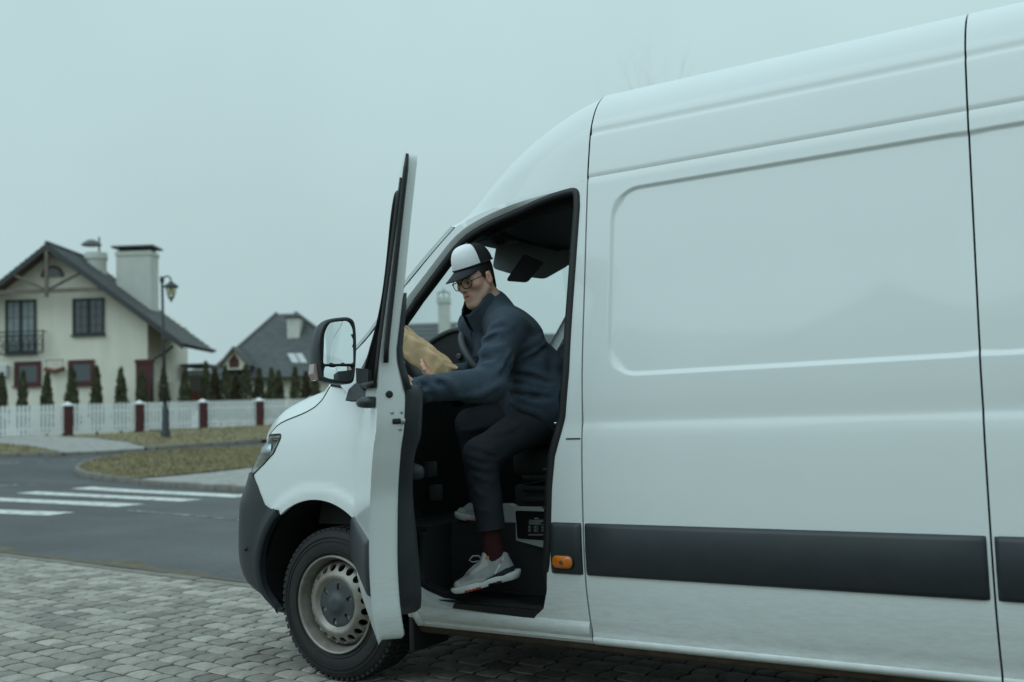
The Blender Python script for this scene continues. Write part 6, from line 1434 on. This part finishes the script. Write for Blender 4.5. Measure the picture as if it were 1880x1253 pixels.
# ---- glasses
gl = empty('glasses_root') if False else None
m_gf = mat('dark_acetate', (0.012, 0.010, 0.009), .3)
g_ = MB()
for s in (1, -1): g_.tube([hp_(.1145 - .016 * (abs(.034 * s + .0245 * math.cos(q)) / .06) ** 2 * 1.0, .035 * s + .0275 * math.cos(q), .005 + .0245 * math.sin(q)) for q in np.linspace(0, 6.2832, 28)], .0021, 6, cap=False)
g_.tube([hp_(.1135, .0085, .012), hp_(.117, 0, .015), hp_(.1135, -.0085, .012)], .0020, 6)
for s in (1, -1): g_.tube([hp_(.104, .0625 * s, .012), hp_(.090, .076 * s, .014), hp_(.03, .080 * s, .017), hp_(-.02, .081 * s, .014)], .0022, 6)
gob = g_.build('glasses', m_gf, person, smooth=True)
for s in (1, -1): MB().add([hp_(.1125 - .016 * (abs(.034 * s + .024 * math.cos(q)) / .06) ** 2, .034 * s + .0245 * math.cos(q), .006 + .022 * math.sin(q)) for q in np.linspace(0, 6.2832, 24, endpoint=False)], [tuple(range(24))]).build('spectacle_lens', glass_mat('spectacle_glass', (.93, .95, .95)), gob)
# ---- sock and trainers
m_sock = mat('maroon_sock', (0.055, 0.012, 0.013), .95, bump=.4, bscale=300, bdist=.001)
sk0 = ankL - ax_ * .09; sk1 = J(908, 1036, -.03)
MB().tube([sk0 + (sk1 - sk0) * t + RV * .004 * math.sin(t * 9) for t in np.linspace(0, 1, 10)], [.047, .046, .046, .045, .045, .044, .047, .043, .045, .044], 18).build('sock', m_sock, person, smooth=True)
m_shoe = mat('grey_mesh_upper', (0.40, 0.41, 0.42), .8, var=.08, vscale=30, bump=.4, bscale=500, bdist=.001); m_sole = mat('white_foam_sole', (0.80, 0.82, 0.82), .6, var=.04, vscale=20); m_navy = mat('navy_heel_clip', (0.03, 0.034, 0.05), .5); m_lace = mat('grey_lace', (0.34, 0.36, 0.37), .85); m_red = mat('coral_outsole', (0.55, 0.07, 0.04), .5); m_suede = mat('pale_suede', (0.55, 0.55, 0.53), .9, bump=.3, bscale=300, bdist=.001)
def split_mesh(name, S, rules, parent, main_mat):
    """mesh the field and cut it into pieces: rules = [(name, material, test(points)->bool)]; the rest keeps the main material"""
    V, Q = S.mesh()
    for _ in range(1):
        acc = np.zeros_like(V); n = np.zeros(len(V))
        for a, b in ((0, 1), (1, 2), (2, 3), (3, 0)): np.add.at(acc, Q[:, a], V[Q[:, b]]); np.add.at(n, Q[:, a], 1); np.add.at(acc, Q[:, b], V[Q[:, a]]); np.add.at(n, Q[:, b], 1)
        V = V * .5 + .5 * acc / n[:, None]
    C = V[Q].mean(1); own = -np.ones(len(Q), int)
    for i, (_, _, f) in enumerate(rules): own[(own < 0) & f(C)] = i
    nrm = np.zeros_like(V); fn_ = np.cross(V[Q[:, 2]] - V[Q[:, 0]], V[Q[:, 3]] - V[Q[:, 1]])
    for k in range(4): np.add.at(nrm, Q[:, k], fn_)
    nrm /= np.linalg.norm(nrm, axis=1)[:, None] + 1e-12
    def piece(nm, m, q, par, lift):
        u, inv = np.unique(q, return_inverse=True); me = mesh_from(nm, V[u] + nrm[u] * lift, inv.reshape(-1, 4)); return link(nm, me, m, par)
    main = piece(name, main_mat, Q[own < 0], parent, 0)
    for i, (nm, m, _) in enumerate(rules):
        if (own == i).sum() > 6: piece(nm, m, Q[own == i], main, .0012)
    return main
def shoe(heel, toe, side, full=True):
    """side: unit vector towards the camera"""
    ax = toe - heel; L = np.linalg.norm(ax); ax /= L; sd_ = side - ax * (side @ ax); sd_ /= np.linalg.norm(sd_); up = np.cross(sd_, ax); up = up if up[2] > 0 else -up
    P = lambda x, y, z: heel + ax * x * L + sd_ * y + up * z
    def loc(C): D = C - heel; return (D @ ax) / L, D @ sd_, D @ up
    S = Sdf(np.minimum(heel, toe) - .13, np.maximum(heel, toe) + .15, .0034)
    S.cone(P(.10, 0, .045), P(.16, 0, .080), .034, .030, .02); S.cone(P(.20, 0, .045), P(.55, 0, .040), .038, .040, .03); S.cone(P(.55, .0, .036), P(.86, -.004, .024), .040, .026, .03)
    S.cone(P(.30, 0, .085), P(.62, 0, .052), .026, .024, .03); S.cone(P(.09, 0, .045), P(.075, 0, .098), .032, .020, .02); S.cone(P(.20, 0, .05), P(.20, 0, .080), .040, .036, .02); S.cone(P(.36, 0, .105), P(.45, 0, .085), .018, .018, .02)
    S.cone(P(.40, 0, .10), P(.37, 0, .125), .020, .016, .01)
    S.cone(P(.205, 0, .17), P(.235, 0, .088), .036, .026, .008, True); S.cut(P(0, 0, .022), -up)
    def r_clip(C): x, y, z = loc(C); return (z < .058 - .075 * np.maximum(0, x - .05)) & (x < .46) & (z < .052)
    def r_suede(C): x, y, z = loc(C); return ((x > .46) & (z < .050 - .05 * (x - .5)) & (z < .046 - .9 * np.abs(x - .66) * .05)) | ((x > .86) & (z < .045))
    def r_eye(C): x, y, z = loc(C); return (x > .36) & (x < .66) & (z > .080 - .075 * (x - .40)) & (np.abs(y) > .012)
    def r_pink(C): x, y, z = loc(C); return (np.hypot((x - .17) * .29, z - .085) < .0085)
    def r_line(C): x, y, z = loc(C); return (np.abs((z - .050) - .30 * (.27 - x)) < .0035) & (x > .10) & (x < .30)
    o = split_mesh('trainer', S, [('heel_clip', m_navy, r_clip), ('heel_patch', mat('pink_patch', (.55, .24, .24), .6), r_pink), ('toe_overlay', m_suede, r_suede), ('eyestay', m_suede, r_eye), ('heel_line', m_sole, r_line)], person, m_shoe)
    S = Sdf(np.minimum(heel, toe) - .12, np.maximum(heel, toe) + .12, .0034)
    S.cone(P(.06, 0, .016), P(.34, 0, .015), .041, .038, .02); S.cone(P(.34, 0, .015), P(.72, 0, .013), .038, .046, .03); S.cone(P(.72, 0, .013), P(.93, 0, .020), .044, .025, .03); S.cone(P(-.02, 0, .026), P(.08, 0, .018), .03, .038, .02)
    S.cut(P(0, 0, .030), up + ax * .03); S.cut(P(0, 0, -.006), -up)
    for k in range(4): S.cone(P(.62 + .06 * k, .08, -.008), P(.62 + .06 * k, -.08, -.008), .005, .005, .002, True)
    S.cone(P(.35, .08, -.014), P(.45, -.08, -.014), .016, .016, .006, True)
    def r_red(C): x, y, z = loc(C); return (z < .005) & (x > .56) & (x < .82)
    def r_dark(C): x, y, z = loc(C); return (z < .007) & (x > .22) & (x < .44)
    split_mesh('sole', S, [('coral_outsole', m_red, r_red), ('arch_insert', m_navy, r_dark)], o, m_sole)
    if full:
        for k in range(6):
            x = .42 + .046 * k; z = .101 - .0105 * k
            MB().tube([P(x + .02, .024, z - .012), P(x + .01, .010, z + .004), P(x, -.014, z + .002)], .0032, 6).build('lace', m_lace, o, smooth=True)
        MB().tube([P(.43, .006, .110), P(.48, .014, .132), P(.57, .024, .138), P(.64, .024, .124), P(.59, .020, .112), P(.48, .012, .108)], .0034, 6).build('lace', m_lace, o, smooth=True)
        MB().tube([P(.45, .01, .104), P(.58, .036, .098), P(.70, .040, .080), P(.73, .036, .066)], .0032, 6).build('lace', m_lace, o, smooth=True)
        MB().box(P(.345, .022, .112), (.020, .004, .018), (ax, sd_, up), .001).build('tongue_tab', mat('orange_patch', (.55, .28, .15), .6), o)
    return o
shoe(J(944, 1060, -.03), J(831, 1090, -.07), -DV)
shoe(J(905, 962, .36), J(838, 950, .28), -DV, full=False)

# ---- paper parcel held in the right hand
m_kraft = mat('kraft_paper', (0.60, 0.39, 0.22), .7, color2=(0.74, 0.52, 0.31), vscale=25)
nt = m_kraft.node_tree; tcn = nt.nodes['Texture Coordinate'] if 'Texture Coordinate' in nt.nodes else nt.nodes.new('ShaderNodeTexCoord')
nzw = nt.nodes.new('ShaderNodeTexNoise'); nzw.inputs['Scale'].default_value = 14; vma = nt.nodes.new('ShaderNodeVectorMath'); vma.operation = 'MULTIPLY_ADD'; vma.inputs[1].default_value = (.05, .05, .05)
nt.links.new(tcn.outputs['Object'], nzw.inputs['Vector']); nt.links.new(nzw.outputs['Color'], vma.inputs[0]); nt.links.new(tcn.outputs['Object'], vma.inputs[2])
vo = nt.nodes.new('ShaderNodeTexVoronoi'); vo.inputs['Scale'].default_value = 20; nt.links.new(vma.outputs[0], vo.inputs['Vector'])
bp = nt.nodes.new('ShaderNodeBump'); bp.inputs['Strength'].default_value = .30; bp.inputs['Distance'].default_value = .008; nt.links.new(vo.outputs['Distance'], bp.inputs['Height']); nt.links.new(bp.outputs[0], nt.nodes['Principled BSDF'].inputs['Normal'])
P0, P1 = J(731, 619, -.02), J(827, 693, -.08); pa = P1 - P0; PLn = np.linalg.norm(pa); pa /= PLn; pc = (P0 + P1) / 2
pn = -DV * .86 - UP * .22 - RV * .30; pn -= pa * (pn @ pa); pn /= np.linalg.norm(pn); pb = np.cross(pn, pa); pb = pb if pb @ (UP + RV * .5) > 0 else -pb
rs = np.random.RandomState(3); sites = rs.uniform(-1, 1, (90, 2)) * (.22, .22); sv_ = rs.uniform(-1, 1, 90)
def crumple(a, b):
    d = np.hypot(sites[:, 0] - a, sites[:, 1] - b); i = np.argsort(d)[:3]; w = np.exp(-(d[i] / .016) ** 2) + 1e-9
    return .0034 * (sv_[i] * w).sum() / w.sum() + .0035 * math.sin(60 * a + 25 * b + 2 * math.sin(40 * b))
NL, NA = 60, 72; rows = []
for i in range(NL):
    t = i / (NL - 1); s_ = 2 * t - 1; row = []
    endl = max(0, 1 - (1 - t) / .20) ; endr = max(0, 1 - t / .14)                    # pinched lower end, loosely folded upper end
    wid = .062 + .006 * math.sin(math.pi * t) + .010 * endr - .004 * endl; th = .036 * (1 - .90 * endl ** 1.4) * (1 - .75 * endr ** 1.5)
    for k in range(NA):
        q = 2 * math.pi * k / NA; cq, sq = math.cos(q), math.sin(q); e = 2 / 2.8
        a_ = abs(cq) ** e * math.copysign(1, cq); b_ = abs(sq) ** e * math.copysign(1, sq)
        g_in = -.010 * (abs(cq) ** 6) * (1 - endl)                                  # gusset pressed in along the narrow sides
        per = q * .055; c_ = crumple(s_ * PLn / 2, per - .17)
        l = np.array([s_ * PLn / 2 + .006 * math.sin(7 * a_ + 1) * endl, (wid + g_in) * a_, th * b_])
        row.append(pc + pa * l[0] + pb * (l[1] + c_ * abs(a_) ** 4 * math.copysign(.8, a_)) + pn * (l[2] + c_ * math.copysign(1, b_) * min(1, th / .015)))
    rows.append(row + [row[0]])
par = MB().grid(rows); par.F += [tuple(range(NA)), tuple(range((NL - 1) * (NA + 1), (NL - 1) * (NA + 1) + NA))]
pob = par.build('paper_parcel', m_kraft, sharp=32); tag(pob, "crumpled brown paper parcel held in the driver's right hand", 'parcel')
